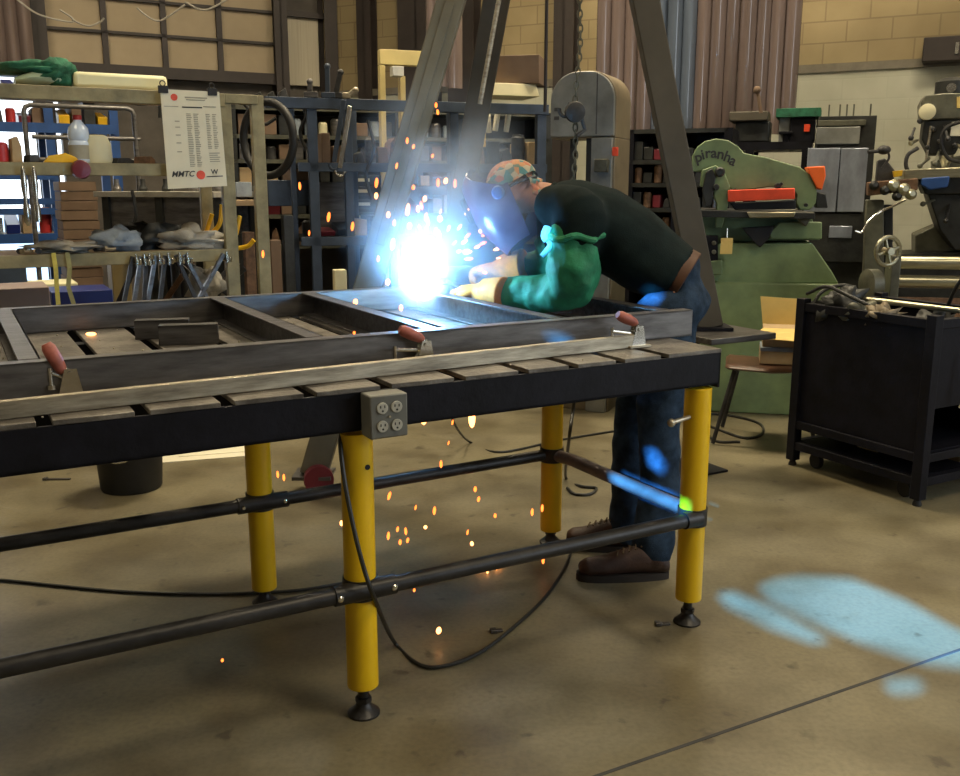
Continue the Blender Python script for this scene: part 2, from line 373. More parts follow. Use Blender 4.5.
# left (bay door) wall with a daylight doorway at its far left
so0 = LW.sz(68, 200)[0]; so1 = sW+.9; zt = 2.62
wl = MB(LW.M); wl.box(so0, 0, 0, .2, 0, CEIL); wl.box(sW, so1, 0, .2, 0, CEIL); wl.box(so1, so0, 0, .2, zt, CEIL)
S(wl.build('wall_left', M['wall_dark'], smooth=False))
S(MB().box(XW-.2, XW, YS, yW, 0, CEIL).build('wall_west', M['wall_dark'], smooth=False))
# bay door: beige sections between brown ribs
sd0 = LW.sz(40, 40)[0]; sd1 = LW.sz(272, 40)[0]; zd = LW.sz(163, 74)[1]
door = thing('door_1', None, None, LW.M @ Matrix.Translation((sd0, -.06, 0))); S(door)
MB(LW.M).box(sd0, sd1, -.05, -.01, zd, CEIL-.1).build('door_panel', M['door_beige'], door)
for px in (104, 163, 218):
    s_ = LW.sz(px, 40)[0]; MB(LW.M).box(s_-.032, s_+.032, -.10, -.05, zd, CEIL-.1).build('door_rib', M['brown_paint'], door)
zr = LW.sz(163, 37)[1]; dz = LW.sz(163, 4)[1]-zr
for k in range(5): MB(LW.M).box(sd0, sd1, -.10, -.05, zr+k*dz-.016, zr+k*dz+.016).build('door_rail', M['brown_paint'], door)
MB(LW.M).box(sd0, sd1, -.16, -.02, zd-.07, zd+.06).build('door_rail', M['brown_paint'], door)
# columns
def column(name, fr, px, w, d, ytop=-.02, m='brown_paint'):
    s_ = fr.sz(px, 60)[0]; o = MB(fr.M)
    o.box(s_-w/2, s_+w/2, ytop-d, ytop-d+.02, 0, CEIL-.02); o.box(s_-w/2, s_+w/2, ytop-.02, ytop, 0, CEIL-.02); o.box(s_-.012, s_+.012, ytop-d, ytop, 0, CEIL-.02)
    return S(o.build(name, M[m], smooth=False))
column('trim_2', LW, 38, .2, .2); column('trim_3', LW, 277, .17, .2); column('trim_4', LW, 325, .17, .24)
column('trim_5', RW, 372, .2, .16); column('trim_6', RW, 425, .5, .2); column('trim_7', RW, 569, .24, .16); column('trim_8', RW, 469, .34, .2)
s0 = LW.sz(283, 60)[0]; s1 = LW.sz(317, 60)[0]; z0 = LW.sz(300, 86)[1]; z1 = LW.sz(300, 19)[1]
S(MB(LW.M).box(s0, s1, -.08, -.02, z0, z1).build('window_1', M['panel_light'], smooth=False))
S(MB(LW.M).box(s0-.1, s1+.1, -.14, -.08, z1, z1+.07).build('trim_9', M['brown_paint'], smooth=False))
# floor joint (saw cut) and its faint crack line
a, b = atz(560, 789), atz(985, 641)
d = (b-a).normalized(); a = a - d*.6; b = b + d*.8; pts = []
MB().bar((a.x, a.y, .0008), (b.x, b.y, .0008), .010, .0016).build('trim_10', M['ink'], smooth=False)['kind'] = 'structure'
# sun patches; added openings in the unseen south wall are shaped to cast them
SD = Vector((.30, .80, -.30)).normalized()
def pipe_pts():
    f = lambda b, z: Matrix.Translation((.681, 2.898, 0)) @ rotz(A29) @ Vector((.02, b, z))
    return [f(.46, .392), f(.30, .394), f(.03, .396), f(.03, .345), f(.30, .347), f(.44, .350)]
patches = [[atz(*p) for p in [(757, 586), (775, 579), (800, 576), (850, 578), (905, 600), (950, 626), (990, 645), (990, 672), (925, 664), (860, 643), (805, 618), (770, 601)]],
           [atz(*p) for p in [(716, 594), (733, 592), (775, 609), (830, 641), (812, 643), (770, 628), (727, 606)]],
           [atz(*p) for p in [(882, 685), (890, 680), (915, 679), (927, 684), (915, 692), (892, 693)]],
           pipe_pts(),
           [atY(*p) for p in [(643, 448, 3.24), (652, 449, 3.24), (664, 464, 3.24), (661, 473, 3.24), (648, 464, 3.24)]],
           [atY(*p) for p in [(628, 286, 3.29), (645, 282, 3.29), (660, 290, 3.29), (656, 299, 3.29), (638, 300, 3.29)]],
           [atY(*p) for p in [(541, 229, 3.36), (551, 226, 3.36), (556, 244, 3.36), (551, 254, 3.36), (541, 256, 3.36)]],
           [atz(*p, .955) for p in [(548, 335), (566, 335), (564, 341), (546, 341)]]]
def holed_wall(name, outer, holes):
    bm = bmesh.new(); E_ = []
    for pts in [outer]+holes:
        vs = [bm.verts.new(p) for p in pts]; E_ += [bm.edges.new((vs[i], vs[(i+1) % len(vs)])) for i in range(len(vs))]
    bmesh.ops.triangle_fill(bm, use_beauty=True, use_dissolve=False, edges=E_)
    me = bpy.data.meshes.new(name); bm.to_mesh(me); bm.free(); me.materials.append(M['wall_dark'])
    o = bpy.data.objects.new(name, me); COL.objects.link(o); S(o)
holes = []
for pt in patches:
    hole = []
    for p in pt:
        q = p - SD*((p.y-YS)/SD.y); hole.append((q.x, YS, q.z))
    holes.append(hole)
holed_wall('wall_south', [(XW, YS, 0), (XE, YS, 0), (XE, YS, CEIL), (XW, YS, CEIL)], holes)
holed_wall('wall_east', [(XE, YS, 0), (XE, yE, 0), (XE, yE, CEIL), (XE, YS, CEIL)], [[(XE, -1.5, .9), (XE, 3.2, .9), (XE, 3.2, 3.6), (XE, -1.5, 3.6)]])  # window opening added out of view, lets in fill daylight and highlights
# strip curtains
def curtain(px0, px1, Y, ang, zt, zb, w, n, label, m='curtain', name='strip_curtain'):
    """row of hanging vinyl strips, each bowed"""
    fr = Frame(px0, Y, ang); s1 = fr.sz(px1, 187)[0]
    t = thing(name, label, 'curtain', fr.M)
    for i in range(n):
        c = s1*(i+.5)/n; wd = s1/n*1.12; mb = MB(fr.M); vs = []; fs = []; K = 8
        off = rnd.uniform(-.02, .02); tw = rnd.uniform(-.25, .25)
        for layer in (0, 1):
            for zz in (zb+rnd.uniform(-.02, .02), zt):
                for k in range(K+1):
                    u = k/K-.5; bow = math.cos(u*PI)*wd*.55
                    vs.append((c+u*wd, -bow + u*tw*wd + off + layer*.004, zz))
        n1 = K+1
        for layer in (0, 1):
            b0 = layer*2*n1
            for k in range(K): fs.append((b0+k, b0+k+1, b0+n1+k+1, b0+n1+k))
        for k in (0, K): fs.append((k, n1+k, 3*n1+k, 2*n1+k))
        for k in range(K): fs.append((k, k+1, 2*n1+k+1, 2*n1+k)); fs.append((n1+k, n1+k+1, 3*n1+k+1, 3*n1+k))
        mb.add(vs, fs).build('vinyl_strip', M['curtain_blue' if (m == 'mix' and i in (4, 5, 6)) else 'curtain'], t)
    MB(fr.M).box(-.05, s1+.05, -.06, .06, zt, zt+.08).build('curtain_rail', M['brown_paint'], t)
    return t
curtain(594, 790, 8.6, math.radians(-14), 4.2, 1.85, .3, 14, 'long purplish-brown vinyl strip curtain hanging behind the green machine', 'mix')
curtain(-30, 46, 10.6, math.radians(20), 4.3, 2.66, .3, 6, 'vinyl strip curtain hanging over the bright doorway at far left')
curtain(428, 462, 9.8, math.radians(-20), 4.3, 2.35, .3, 3, 'narrow strip curtain showing between the tripod legs')
# ================================================================== CAMERA / LIGHT
cam = bpy.data.cameras.new('camera'); co = bpy.data.objects.new('camera', cam); COL.objects.link(co)
cam.sensor_width = 36; cam.sensor_fit = 'HORIZONTAL'; cam.lens = 36*F/960; cam.clip_end = 200; cam.clip_start = .05
co.location = (0, 0, H); co.rotation_euler = (PI/2-TH, 0, 0); SC.camera = co
def area(x, y, z, sx, sy, w, col, tx=None):
    l = bpy.data.lights.new('high_bay_lamp', 'AREA'); l.shape = 'RECTANGLE'; l.size = sx; l.size_y = sy; l.energy = w; l.color = col
    ob = bpy.data.objects.new('high_bay_lamp', l); COL.objects.link(ob); ob.location = (x, y, z)
    if tx: ob.rotation_euler = (Vector(tx)-Vector((x, y, z))).to_track_quat('-Z', 'Y').to_euler()
    return ob
WARM = (1.0, .84, .58)
area(-.5, 6.6, 5.9, 1.4, .5, 165, WARM)
area(-4.5, 7.5, 5.9, 1.6, .6, 80, WARM)
area(3.4, 6.0, 5.9, 1.6, .6, 120, WARM)
area(2.5, 1.0, 5.9, 2.2, 1.0, 85, WARM)
area(-3.0, 1.0, 5.9, 2.2, 1.0, 85, WARM)
area(1.5, 9.0, 5.9, 1.6, .5, 70, WARM)
sun = bpy.data.lights.new('sun', 'SUN'); sun.energy = 27; sun.color = (.07, .42, 1.0); sun.angle = math.radians(.35)
so = bpy.data.objects.new('sun', sun); COL.objects.link(so); so.rotation_euler = SD.to_track_quat('-Z', 'Y').to_euler(); so.location = (-3, -8, 5)
w = bpy.data.worlds.new('world'); SC.world = w; w.use_nodes = True
w.node_tree.nodes['Background'].inputs[0].default_value = (.85, .93, 1.0, 1); w.node_tree.nodes['Background'].inputs[1].default_value = 2.2
SC.view_settings.view_transform = 'Standard'; SC.view_settings.look = 'None'; SC.view_settings.gamma = 1; SC.view_settings.use_curve_mapping = False
SC.view_settings.exposure = 0.82
# ================================================================== WELDING TABLE
OX, OY = .681, 2.898
TF = Frame(0, 0, A29, OX, OY); TM = TF.M
def T(a, b, z=0): return TM @ Vector((a, b, z))
AL = -3.1; ZT = .912
tb = thing('welding_table', 'long black steel welding table on yellow pipe legs with slatted top', 'table', TM)
fr = MB(TM)
fr.box(AL, .055, -.035, -.025, .80, .90); fr.box(AL, .055, -.035, .0, .80, .81)
fr.box(AL, .055, 1.445, 1.455, .79, .90); fr.box(.045, .055, -.035, 1.455, .79, .90); fr.box(AL, AL+.01, -.035, 1.455, .79, .90)
fr.build('table_frame', M['black_paint'], tb, bevel=.002)
for b in (.35, .82, 1.15): MB(TM).box(AL, .045, b-.03, b+.03, .80, .895).build('cross_beam', M['black_paint'], tb)
edges = [.055, -.17, -.335, -.50, -.665, -.86, -1.07, -1.27, -1.47, -1.66, -1.86, -2.06, -2.26, -2.46, -2.66, -2.86, -3.1]
for i in range(len(edges)-1):
    x1, x0 = edges[i], edges[i+1]
    MB(TM).box(x0+.016, x1-(.016 if i else 0), -.036+rnd.uniform(-.004, .002), 1.455, .900, ZT).build('top_slat', M['slat'], tb, bevel=.0015)
LEG = None
def leg(a, b):
    mb = MB(TM).cyl((a, b, .085 if b == 0 else .055), (a, b, .79), .042, n=32)
    l = mb.build('leg', M['yellow'], tb, bevel=.002)
    f = MB(TM).cyl((a, b, .03), (a, b, .1), .014, n=16).lathe([(.044, .0005), (.044, .006), (.034, .014), (.022, .026), (.018, .036)], (a, b, 0))
    f.cyl((a, b, .036), (a, b, .05), .022, n=6); f.build('leveling_foot', M['black_pipe'], l)
    c = MB(TM).cyl((a, b, .342), (a, b, .398), .047, n=32); c.build('leg_collar', M['black_pipe'], l)
    return l
legs = {}
for a, b in ((0, 0), (-1.14, 0), (-2.3, 0), (0, .82), (-1.17, .82), (-2.3, .82)): legs[(a, b)] = leg(a, b)
for b in (0, .82):
    pts = [(AL+.1, b-.03, .37), (-2.3, b-.03, .37), (-1.2, b-.03, .37), (-.02, b-.03 if b == 0 else b+.0, .37)]
    MB(TM).tube(pts, .022, 16).build('rail_pipe', M['black_pipe'], tb)
MB(TM).tube([(-.02, .82, .37), (.0, .80, .37), (.02, .70, .37), (.02, .05, .37)], .024, 16).build('rail_pipe', M['sun_paled_pipe'], tb)
for a in (-1.215, -1.065):
    MB(TM).lathe([(.009, 0), (.009, .004), (.005, .008)], (a, -.052, .37), (0, -1, 0), 12).build('bolt', M['chrome'], legs[(-1.14, 0)])
for a in (-1.24, -1.10):
    MB(TM).lathe([(.008, 0), (.008, .004), (.005, .008)], (a, .768, .37), (0, -1, 0), 12).build('bolt', M['chrome'], legs[(-1.17, .82)])
for a, hw in ((-1.14, .085), (0, .06), (-1.17, .085)):
    b = .82 if a == -1.17 else 0
    MB(TM).cyl((a-hw, b-.03, .37), (a+(hw if a else .0), b-.03, .37), .027, n=20).build('pipe_clamp', M['black_pipe'], tb)
# pin sticking out of the right front leg and a hole in the middle one
pin = MB(TM).cyl((-.04, -.01, .70), (-.115, -.02, .695), .007, n=12).ball((-.12, -.02, .694), .013); pin.build('locking_pin', M['bright_steel'], legs[(0, 0)])
MB(TM).cyl((-1.128, -.041, .705), (-1.128, -.0435, .705), .007, n=14).build('bolt_hole', M['black'], legs[(-1.14, 0)])
# outlet box
s0, z1 = TF.sz(362, 393, -.05); s1, z0 = TF.sz(400, 431, -.05)
ob = thing('outlet_box', 'grey metal box with four round power sockets on the black table edge', 'outlet', TM @ Matrix.Translation((s0, -.037, z0)))
MB(TM).box(s0, s1, -.10, -.0365, z0, z1).build('box_body', M['box_grey'], ob, bevel=.004)
w_ = s1-s0; h_ = z1-z0
for i in (0, 1):
    for j in (0, 1):
        c = (s0+w_*(.31+.38*i), -.101, z0+h_*(.29+.42*j)); k = w_*.145
        f = MB(TM).lathe([(k, 0), (k, .003), (k*.94, .004)], c, (0, -1, 0), 24).build('socket', M['outlet_white'], ob)
        q = MB(TM)
        for dx in (-.38, .38): q.box(c[0]+dx*k-.0012, c[0]+dx*k+.0012, -.1062, -.1045, c[2]+.05*k, c[2]+.5*k)
        q.cyl((c[0], -.1045, c[2]-.45*k), (c[0], -.1062, c[2]-.45*k), .18*k, n=10); q.build('socket_slot', M['black'], f)
MB(TM).cyl((s0+w_/2, -.101, z0+h_/2), (s0+w_/2, -.104, z0+h_/2), .003, n=10).build('screw', M['chrome'], ob)
# bright flat bar lying along the front
q = MB(TM); q.bar((-3.0, -.03, .933), (-.16, .115, .933), .02, .04)
tag(q.build('flat_bar', M['bright_steel'], bevel=.002), 'long pale bright flat steel bar lying along the front edge of the table top', 'steel bar')
# workpiece: welded channel frame on the table
wp = thing('channel_weldment', 'large grey welded steel channel frame lying on top of the table', 'steel frame', TM @ Matrix.Translation((-1.4, .8, ZT)))
def channel(a0, a1, b0, b1, along='a', m='mill_steel', name='frame_rail', face=-1):
    mb = MB(TM); z0, z1 = ZT+.001, 1.0; t = .006
    if along == 'a':
        bf = b0 if face < 0 else b1-t
        mb.box(a0, a1, bf, bf+t, z0, z1); mb.box(a0, a1, b0, b1, z1-t, z1); mb.box(a0, a1, b0, b1, z0, z0+t)
    else:
        af = a0 if face < 0 else a1-t
        mb.box(af, af+t, b0, b1, z0, z1); mb.box(a0, a1, b0, b1, z1-t, z1); mb.box(a0, a1, b0, b1, z0, z0+t)
    return mb.build(name, M[m], wp, bevel=.001)
channel(-3.0, .145, .205, .252); channel(-3.0, -.16, 1.33, 1.378, m='mill_steel')
channel(-.05, .12, 1.33, 1.378)
for a in (-1.86, -1.15, -.80, -.36): channel(a-.025, a+.025, .262, 1.33, 'b', 'dark_steel', 'cross_member', 1)
channel(.04, .09, .262, 1.33, 'b', 'dark_steel', 'cross_member', 1)
# pieces lying inside the frame
for (a, b, L, lab) in ((-1.41, 1.02, .17, 'dark steel channel offcut lying on the slats, the further one of the pair'), (-1.36, .86, .18, 'dark steel channel offcut lying on the slats, the nearer one of the pair')):
    q = MB(TM @ Matrix.Translation((a, b, ZT+.001)) @ rotz(math.radians(-16)))
    q.box(-L/2, L/2, -.028, -.020, 0, .062); q.box(-L/2, L/2, -.028, .028, .054, .062); q.box(-L/2, L/2, .020, .028, 0, .062)
    tag(q.build('steel_channel_offcut', M['dark_steel'], bevel=.0015), lab, 'steel offcut', 'steel offcuts inside the frame')
p = atz(461, 306, ZT); q = MB(TR(p.x, p.y, ZT+.001, A29)); q.box(-.04, .04, -.03, .03, 0, .165)  # dark block put in for the hand and torch in shadow
tag(q.build('shadowed_hand_block', M['dark_steel'], bevel=.003), 'short dark upright block standing in for the shadowed hand and torch beside the welding arc', 'steel block')
q = MB(TM)
for i in range(90):
    a, b = rnd.uniform(-2.1, 0), rnd.choice([rnd.uniform(0.0, .2), rnd.uniform(1.2, 1.32), rnd.uniform(.27, 1.3)]); r = rnd.uniform(.0015, .0035)
    q.ball((a, b, ZT+r*.6), r, n=6, m=4)
tag(q.build('weld_spatter', M['bright_steel']), 'tiny beads of weld spatter scattered over the slatted table top', 'weld spatter', kind='stuff')
# toggle clamps
def clamp(px, py, gdir, gpos, arm, label):
    p = atz(px, py, ZT); la = TM.inverted() @ p
    Mx = TM @ Matrix.Translation((la.x, la.y, ZT)) @ Matrix.Scale(1.35, 4); t = thing('toggle_clamp', label, 'clamp', Mx, 'toggle clamps on the table')
    MB(Mx).box(-.03, .03, -.018, .018, .0005, .006).build('clamp_base', M['bright_steel'], t, bevel=.001)
    q = MB(Mx)
    for y in (-.009, .009): q.prism([(-.02, .006), (.02, .006), (.012, .05), (-.008, .05)], y-.0015, y+.0015)
    q.cyl((0, -.014, .042), (0, .014, .042), .004, n=10); q.build('clamp_bracket', M['chrome'], t)
    g = Vector(gpos); gd = Vector(gdir).normalized()
    MB(Mx).tube([(0, 0, .04), Vector((0, 0, .04)).lerp(g, .6)+Vector((.006, 0, 0)), g], .005, 10).build('clamp_lever', M['chrome'], t)
    MB(Mx).loft([(g+gd*k, gd.cross(Vector((0, 1, 0.1))).normalized()*r, gd.cross(gd.cross(Vector((0, 1, 0.1)))).normalized()*r) for k, r in ((-.008, .006), (0, .010), (.02, .0125), (.042, .012), (.05, .008))], 14).build('red_grip', M['red_grip'], t)
    a_ = Vector(arm); q = MB(Mx).tube([(0, 0, .03), a_], .004, 8).cyl(a_+Vector((0, 0, .008)), a_-Vector((0, 0, .022)), .004, n=10).cyl(a_-Vector((0, 0, .022)), a_-Vector((0, 0, .03)), .008, n=12)
    q.build('clamp_arm', M['chrome'], t)
clamp(71, 396, (-.35, .1, .8), (-.012, 0.0, .050), (-.030, .0, .045), 'toggle clamp with a red grip near the left end of the table')
clamp(424, 364, (-.85, .05, .42), (-.008, 0.0, .055), (-.065, .0, .035), 'toggle clamp with a red grip in the middle, above the socket box')
clamp(636, 347, (-.85, .05, .38), (-.008, 0.0, .058), (-.07, .0, .042), 'toggle clamp with a red grip at the right end of the table')
# ---------------------------------------------------------------- cables
def cable(name, pts, r, label, m='cable', cat='cable', parent=None):
    q = MB().tube(catmull(pts, 8), r, 8); o = q.build(name, M[m], parent)
    return tag(o, label, cat) if parent is None else o
def fz(px, py, z=.007): return atz(px, py, z)
cable('power_cord', [atY(352, 418, 2.37), atY(341, 436, 2.33), atY(343, 470, 2.29), atY(352, 520, 2.27), atY(363, 565, 2.26), atY(375, 600, 2.3), fz(393, 640, .03), fz(415, 662), fz(438, 667), fz(475, 655), fz(510, 630), fz(545, 597), fz(566, 565), fz(574, 540)], .006, 'black power cord looping from the table edge onto the floor', cat='cord')
cable('floor_cable', [fz(-60, 577), fz(0, 580), fz(60, 586), fz(130, 592), fz(210, 594), fz(290, 591), fz(345, 583)], .006, 'thin black cable lying on the floor under the left of the table')
cable('hanging_lead', [atY(577, 380, 3.75), atY(573, 410, 3.75), atY(569, 440, 3.7), fz(566, 478), fz(580, 486), fz(596, 488), fz(590, 494), fz(575, 494), fz(567, 488)], .007, 'thin black lead hanging beside the rear yellow leg with a small coil on the floor')
cable('coiled_cable', [fz(690, 418), fz(720, 430), fz(745, 438), fz(762, 434), fz(760, 424), fz(738, 417), fz(712, 414), fz(700, 420), fz(714, 440), fz(740, 442)], .008, 'black cable coiled on the floor under the brown chair')
cable('floor_lead', [atY(448, 400, 4.3), atY(455, 425, 4.4), fz(470, 442), fz(500, 452), fz(560, 440), fz(620, 430)], .006, 'dark lead curving over the floor far behind the table')
# cable scraps
for (x, y, w__, a) in ((498, 632, .03, .3), (664, 625, .04, .1), (58, 480, .12, .05), (20, 470, .08, .8)):
    p = atz(x, y); q = MB(TR(p.x, p.y, .001, a)); q.box(-w__/2, w__/2, -.008, .008, 0, .008).box(-w__/2-.01, -w__/2+.01, -.012, .012, 0, .012)
    tag(q.build('metal_scrap', M['dark_steel'], bevel=.002), {498: 'tiny dark metal scrap on the floor right of the cord loop', 664: 'small dark metal scrap lying beside the right front leg foot', 58: 'short bolt lying on the floor left of the black bucket', 20: 'small steel scrap lying on the floor at the far left edge'}[x], 'metal scrap')
# bucket
p = atz(132, 487); bk = thing('bucket', 'black plastic bucket standing on the floor behind the table', 'bucket', TR(p.x, p.y, 0))
q = MB(TR(p.x, p.y, 0)).lathe([(.135, .001), (.14, .01), (.16, .33), (.168, .335), (.168, .35), (.155, .35), (.13, .02)], n=32); q.build('bucket_body', M['black'], bk)
MB(TR(p.x, p.y, 0)).tube([(.165*math.cos(t), -.03-.165*abs(math.sin(t))*.9, .33-.16*math.sin(t)) for t in [i*PI/12 for i in range(13)]], .004, 8).build('bucket_handle', M['chrome'], bk)
# paper on the floor
p = atz(208, 453); q = MB(TR(p.x, p.y, .001, .3)).box(-.24, .24, -.13, .13, 0, .003).box(-.15, .28, -.05, .16, .003, .006)
tag(q.build('paper_sheet', M['paper'], smooth=False), 'pale sheets of paper lying on the floor behind the rear yellow leg', 'paper')
# caster unit at the foot of the tripod
# ================================================================== TRIPOD HOIST
apex = atY(566, -395, 4.75)
fl_ = atz(314, 474, .08); frt = None
PZ = .70
fr_ = atz(709, 327, PZ+.01)
fb_ = Vector((apex.x-.75, 7.2, .0))
tp = thing('lifting_tripod', 'tall olive drab steel tripod straddling the welding area', 'lifting tripod', TR(apex.x, apex.y, 0))
def tleg(foot, w_, m, inner=True):
    up = (0, 1, 0); q = MB(); q.bar(foot, apex, w_, w_*.8, up); l = q.build('tripod_leg', M[m], tp, bevel=.006)
    if inner:
        d = (apex-foot); n_ = Vector((0, -1, 0)); c0 = foot+d*.28; c1 = foot+d*.56
        q = MB(); q.bar(c0+Vector((.0, -w_*.42, 0)), c1+Vector((.0, -w_*.42, 0)), w_*.35, .012, up); q.build('reinforcing_strip', M[m], l, bevel=.003)
    return l
l1 = tleg(fl_, .125, 'tripod'); l2 = tleg(fr_, .125, 'tripod_dark', False); l3 = tleg(fb_, .15, 'tripod_dark', False)
MB().lathe([(.22, -.15), (.22, .05), (.1, .1)], apex, (0, 0, 1)).build('tripod_head', M['tripod_dark'], tp)
MB().obox(fr_+Vector((0, 0, .0)), (1, 0, 0), (0, 1, 0), (0, 0, 1), .10, .09, .008).build('foot_plate', M['black_paint'], l2)
MB().obox(fl_+Vector((0, 0, 0)), (1, 0, 0), (0, 1, 0), (0, 0, 1), .09, .08, .008).build('foot_plate', M['mill_steel'], l1)
ww = MB(TR(fl_.x+.03, fl_.y-.05, 0)); ww.lathe([(.02, -.03), (.068, -.028), (.07, 0), (.068, .028), (.02, .03)], (0, 0, .071), (.25, -1, 0)); ww.build('caster_wheel', M['dark_red'], l1)
# thin light-coloured rod on the third leg, with links
a1 = atY(500, -6, 5.0); a2 = atY(480, 104, 5.0)
tag(MB().tube([a2, a1], .013, 10).build('leg_chain_rod', M['bright_steel']), 'thin pale rod slanting beside the rear tripod leg', 'rod')
a1 = atY(547, -10, 5.6); a2 = atY(545, 112, 5.6)
tag(MB().tube([a2, a1], .010, 10).build('hanging_rod', M['brown_paint']), 'thin dark rod hanging beside the stacked boxes', 'rod')
# chain
ct = atY(582, -30, 4.72); cb = atY(573, 182, 4.72); ch = thing('hoist_chain', 'steel hoist chain with hook hanging in front of the band saw', 'chain', Matrix.Translation(cb))
q = MB(); n_ = int((ct-cb).length/.032)
for i in range(n_):
    c = cb.lerp(ct, i/n_) + Vector((.006*math.sin(i*.4), 0, 0)); ax = None
    s_ = Vector((0, 1, 0)) if i % 2 else Vector((1, 0, 0))
    pts = [c + s_*(.011*math.cos(t)) + Vector((0, 0, 1))*(.021*math.sin(t)) for t in [2*PI*k/10 for k in range(11)]]
    q.tube(pts, .0042, 5, False)
q.build('chain_links', M['mach'], ch)
c = atY(575, 112, 4.68)
MB().lathe([(.02, -.05), (.045, -.04), (.05, 0), (.045, .04), (.02, .05)], c, (0, 1, .1), 20).build('hook_block', M['iron'], ch)
MB().torus(c+Vector((-.045, 0, .01)), (0, 1, 0), .03, .009, 16, 8, -1.2, 3.4).build('hook', M['iron'], ch)
MB().tube([c+Vector((.03, 0, -.02)), c+Vector((.05, .01, -.08)), c+Vector((.01, .0, -.11))], .010, 8).build('hook_latch', M['iron'], ch)
# steel plate stand the right tripod leg stands on
c1, c2, c3 = atz(689, 346, PZ), atz(771, 345, PZ), atz(722, 325, PZ)
ps = thing('plate_stand', 'dark flat steel plate on a post behind the table end', 'stand', TR(fr_.x, fr_.y, 0, A29))
PM = TR(fr_.x, fr_.y, 0, A29)
q = MB(PM).box(-.22, .20, -.26, .12, PZ-.03, PZ).build('stand_plate', M['dark_steel'], ps, bevel=.004)
MB(PM).cyl((-.14, -.05, .01), (-.14, -.05, PZ-.03), .03).build('stand_post', M['black_paint'], ps)
MB(PM).box(-.28, .0, -.19, .09, .0005, .012).build('stand_base', M['black_paint'], ps, bevel=.002)
# ================================================================== SPARKS, ARC, FUME
spark_list = [(424,425,2.5,16,7.0),(472,428,2.6,12,5.6),(441,468,3.0,8,2.2),(452,425,3.2,5,1.5),(448,445,3.2,5,1.2),(278,478,3.4,8,2),(284,481,3.4,7,2),
 (388,500,3.0,6,2.5),(434,515,3.2,8,2.5),(532,516,3.2,8,2.2),(542,512,3.2,9,2.2),(388,540,3.1,9,2.4),(406,535,3.1,8,2.2),(415,510,3.1,5,1.5),(397,532,3.3,3,2),(400,545,3.3,3,2.4),(407,543,3.3,3,2.2),
 (425,529,3.4,2,3),(467,535,3.2,6,1.6),(475,492,3.5,3,2.5),(478,502,3.5,3,2.2),(495,518,3.5,2.5,2.2),(472,546,3.3,2.5,3),(342,526,3.2,3,3.5),(347,520,3.2,2.5,2),(414,592,2.8,2,2),(543,564,3.3,4,2.4),(438,634,2.75,4,4.5),(222,662,2.5,2,2.4),
 (300,190,3.7,5,2),(328,222,3.6,9,2.6),(352,231,3.6,7,2.4),(309,236,3.6,4,1.5),(263,258,3.6,5,2),(376,188,3.7,7,2.6),(376,199,3.7,3,3),(388,218,3.7,3,2.8),(396,169,3.7,3,1.8),(407,144,3.7,3,2),(413,149,3.7,2.2,2),(438,115,3.7,2.6,2),(436,108,3.7,2.5,2),(432,158,3.7,2,2),
 (407,216,3.7,7,3.2),(409,229,3.7,3,3),(394,226,3.7,3,2.4),(425,221,3.7,6,2.2),(418,212,3.7,3,3),(424,202,3.7,3,3),(440,222,3.7,3,3.6),(413,190,3.7,2.5,2.4),(438,187,3.7,4,2.6),(445,184,3.7,3,3.2),(455,188,3.7,7,2.2),(378,262,3.7,3,2),(392,250,3.7,7,3),(387,285,3.7,3,3.6),(355,305,3.6,3,3.6),(401,311,3.4,3,3),(354,335,3.0,2,2),(480,233,3.7,2,3),(495,219,3.7,2,2)]
base = {}
def spark(p, h, w_, tilt, hot):
    h = min(h, w_*3.0)
    key = (hot,)
    if key not in base:
        o = MB().ball((0, 0, 0), 1, n=8, m=6).build('spark', M['spark_hot' if hot else 'spark']); o.location = p; base[key] = o
        c = o; c.matrix_world = Matrix.Identity(4)
    else: c = base[key].copy(); COL.objects.link(c)
    c.location = p; c.rotation_euler = (0, tilt, 0); c.scale = (w_, w_, h)
    tag(c, 'small glowing orange spark flying from the weld or bouncing on the floor', 'spark', 'sparks thrown off by the welding arc')
for (x, y, Y, h, w_) in spark_list:
    p = atY(x, y, Y); 
    if p.z < .01: p = atz(x, y, .012)
    k = p.y/950*1.03
    spark(p, h*k, w_*k*.62, rnd.uniform(-.1, .3), w_ > 2.7)
for i in range(14):
    x, y = 482+rnd.gauss(0, 9), 566+rnd.gauss(0, 2.2); p = atz(x, y, .008); spark(p, .004, rnd.uniform(.005, .009), 1.4, True)
for i in range(26):
    an = rnd.uniform(-.4, 1.9); r_ = rnd.uniform(30, 75); x, y = 432+math.cos(an)*r_*.9, 262-math.sin(an)*r_*.75; p = atY(x, y, 3.72); spark(p, rnd.uniform(.008, .02), rnd.uniform(.003, .006), PI/2-an, i % 2 == 0)
# hot bead on the slats
p = atz(91, 334, ZT+.006); tag(MB().ball(p, .018, .010, .006, n=12, m=8).build('glowing_slag', M['spark_hot']), 'glowing orange lump of slag on the slats inside the frame at left', 'slag')
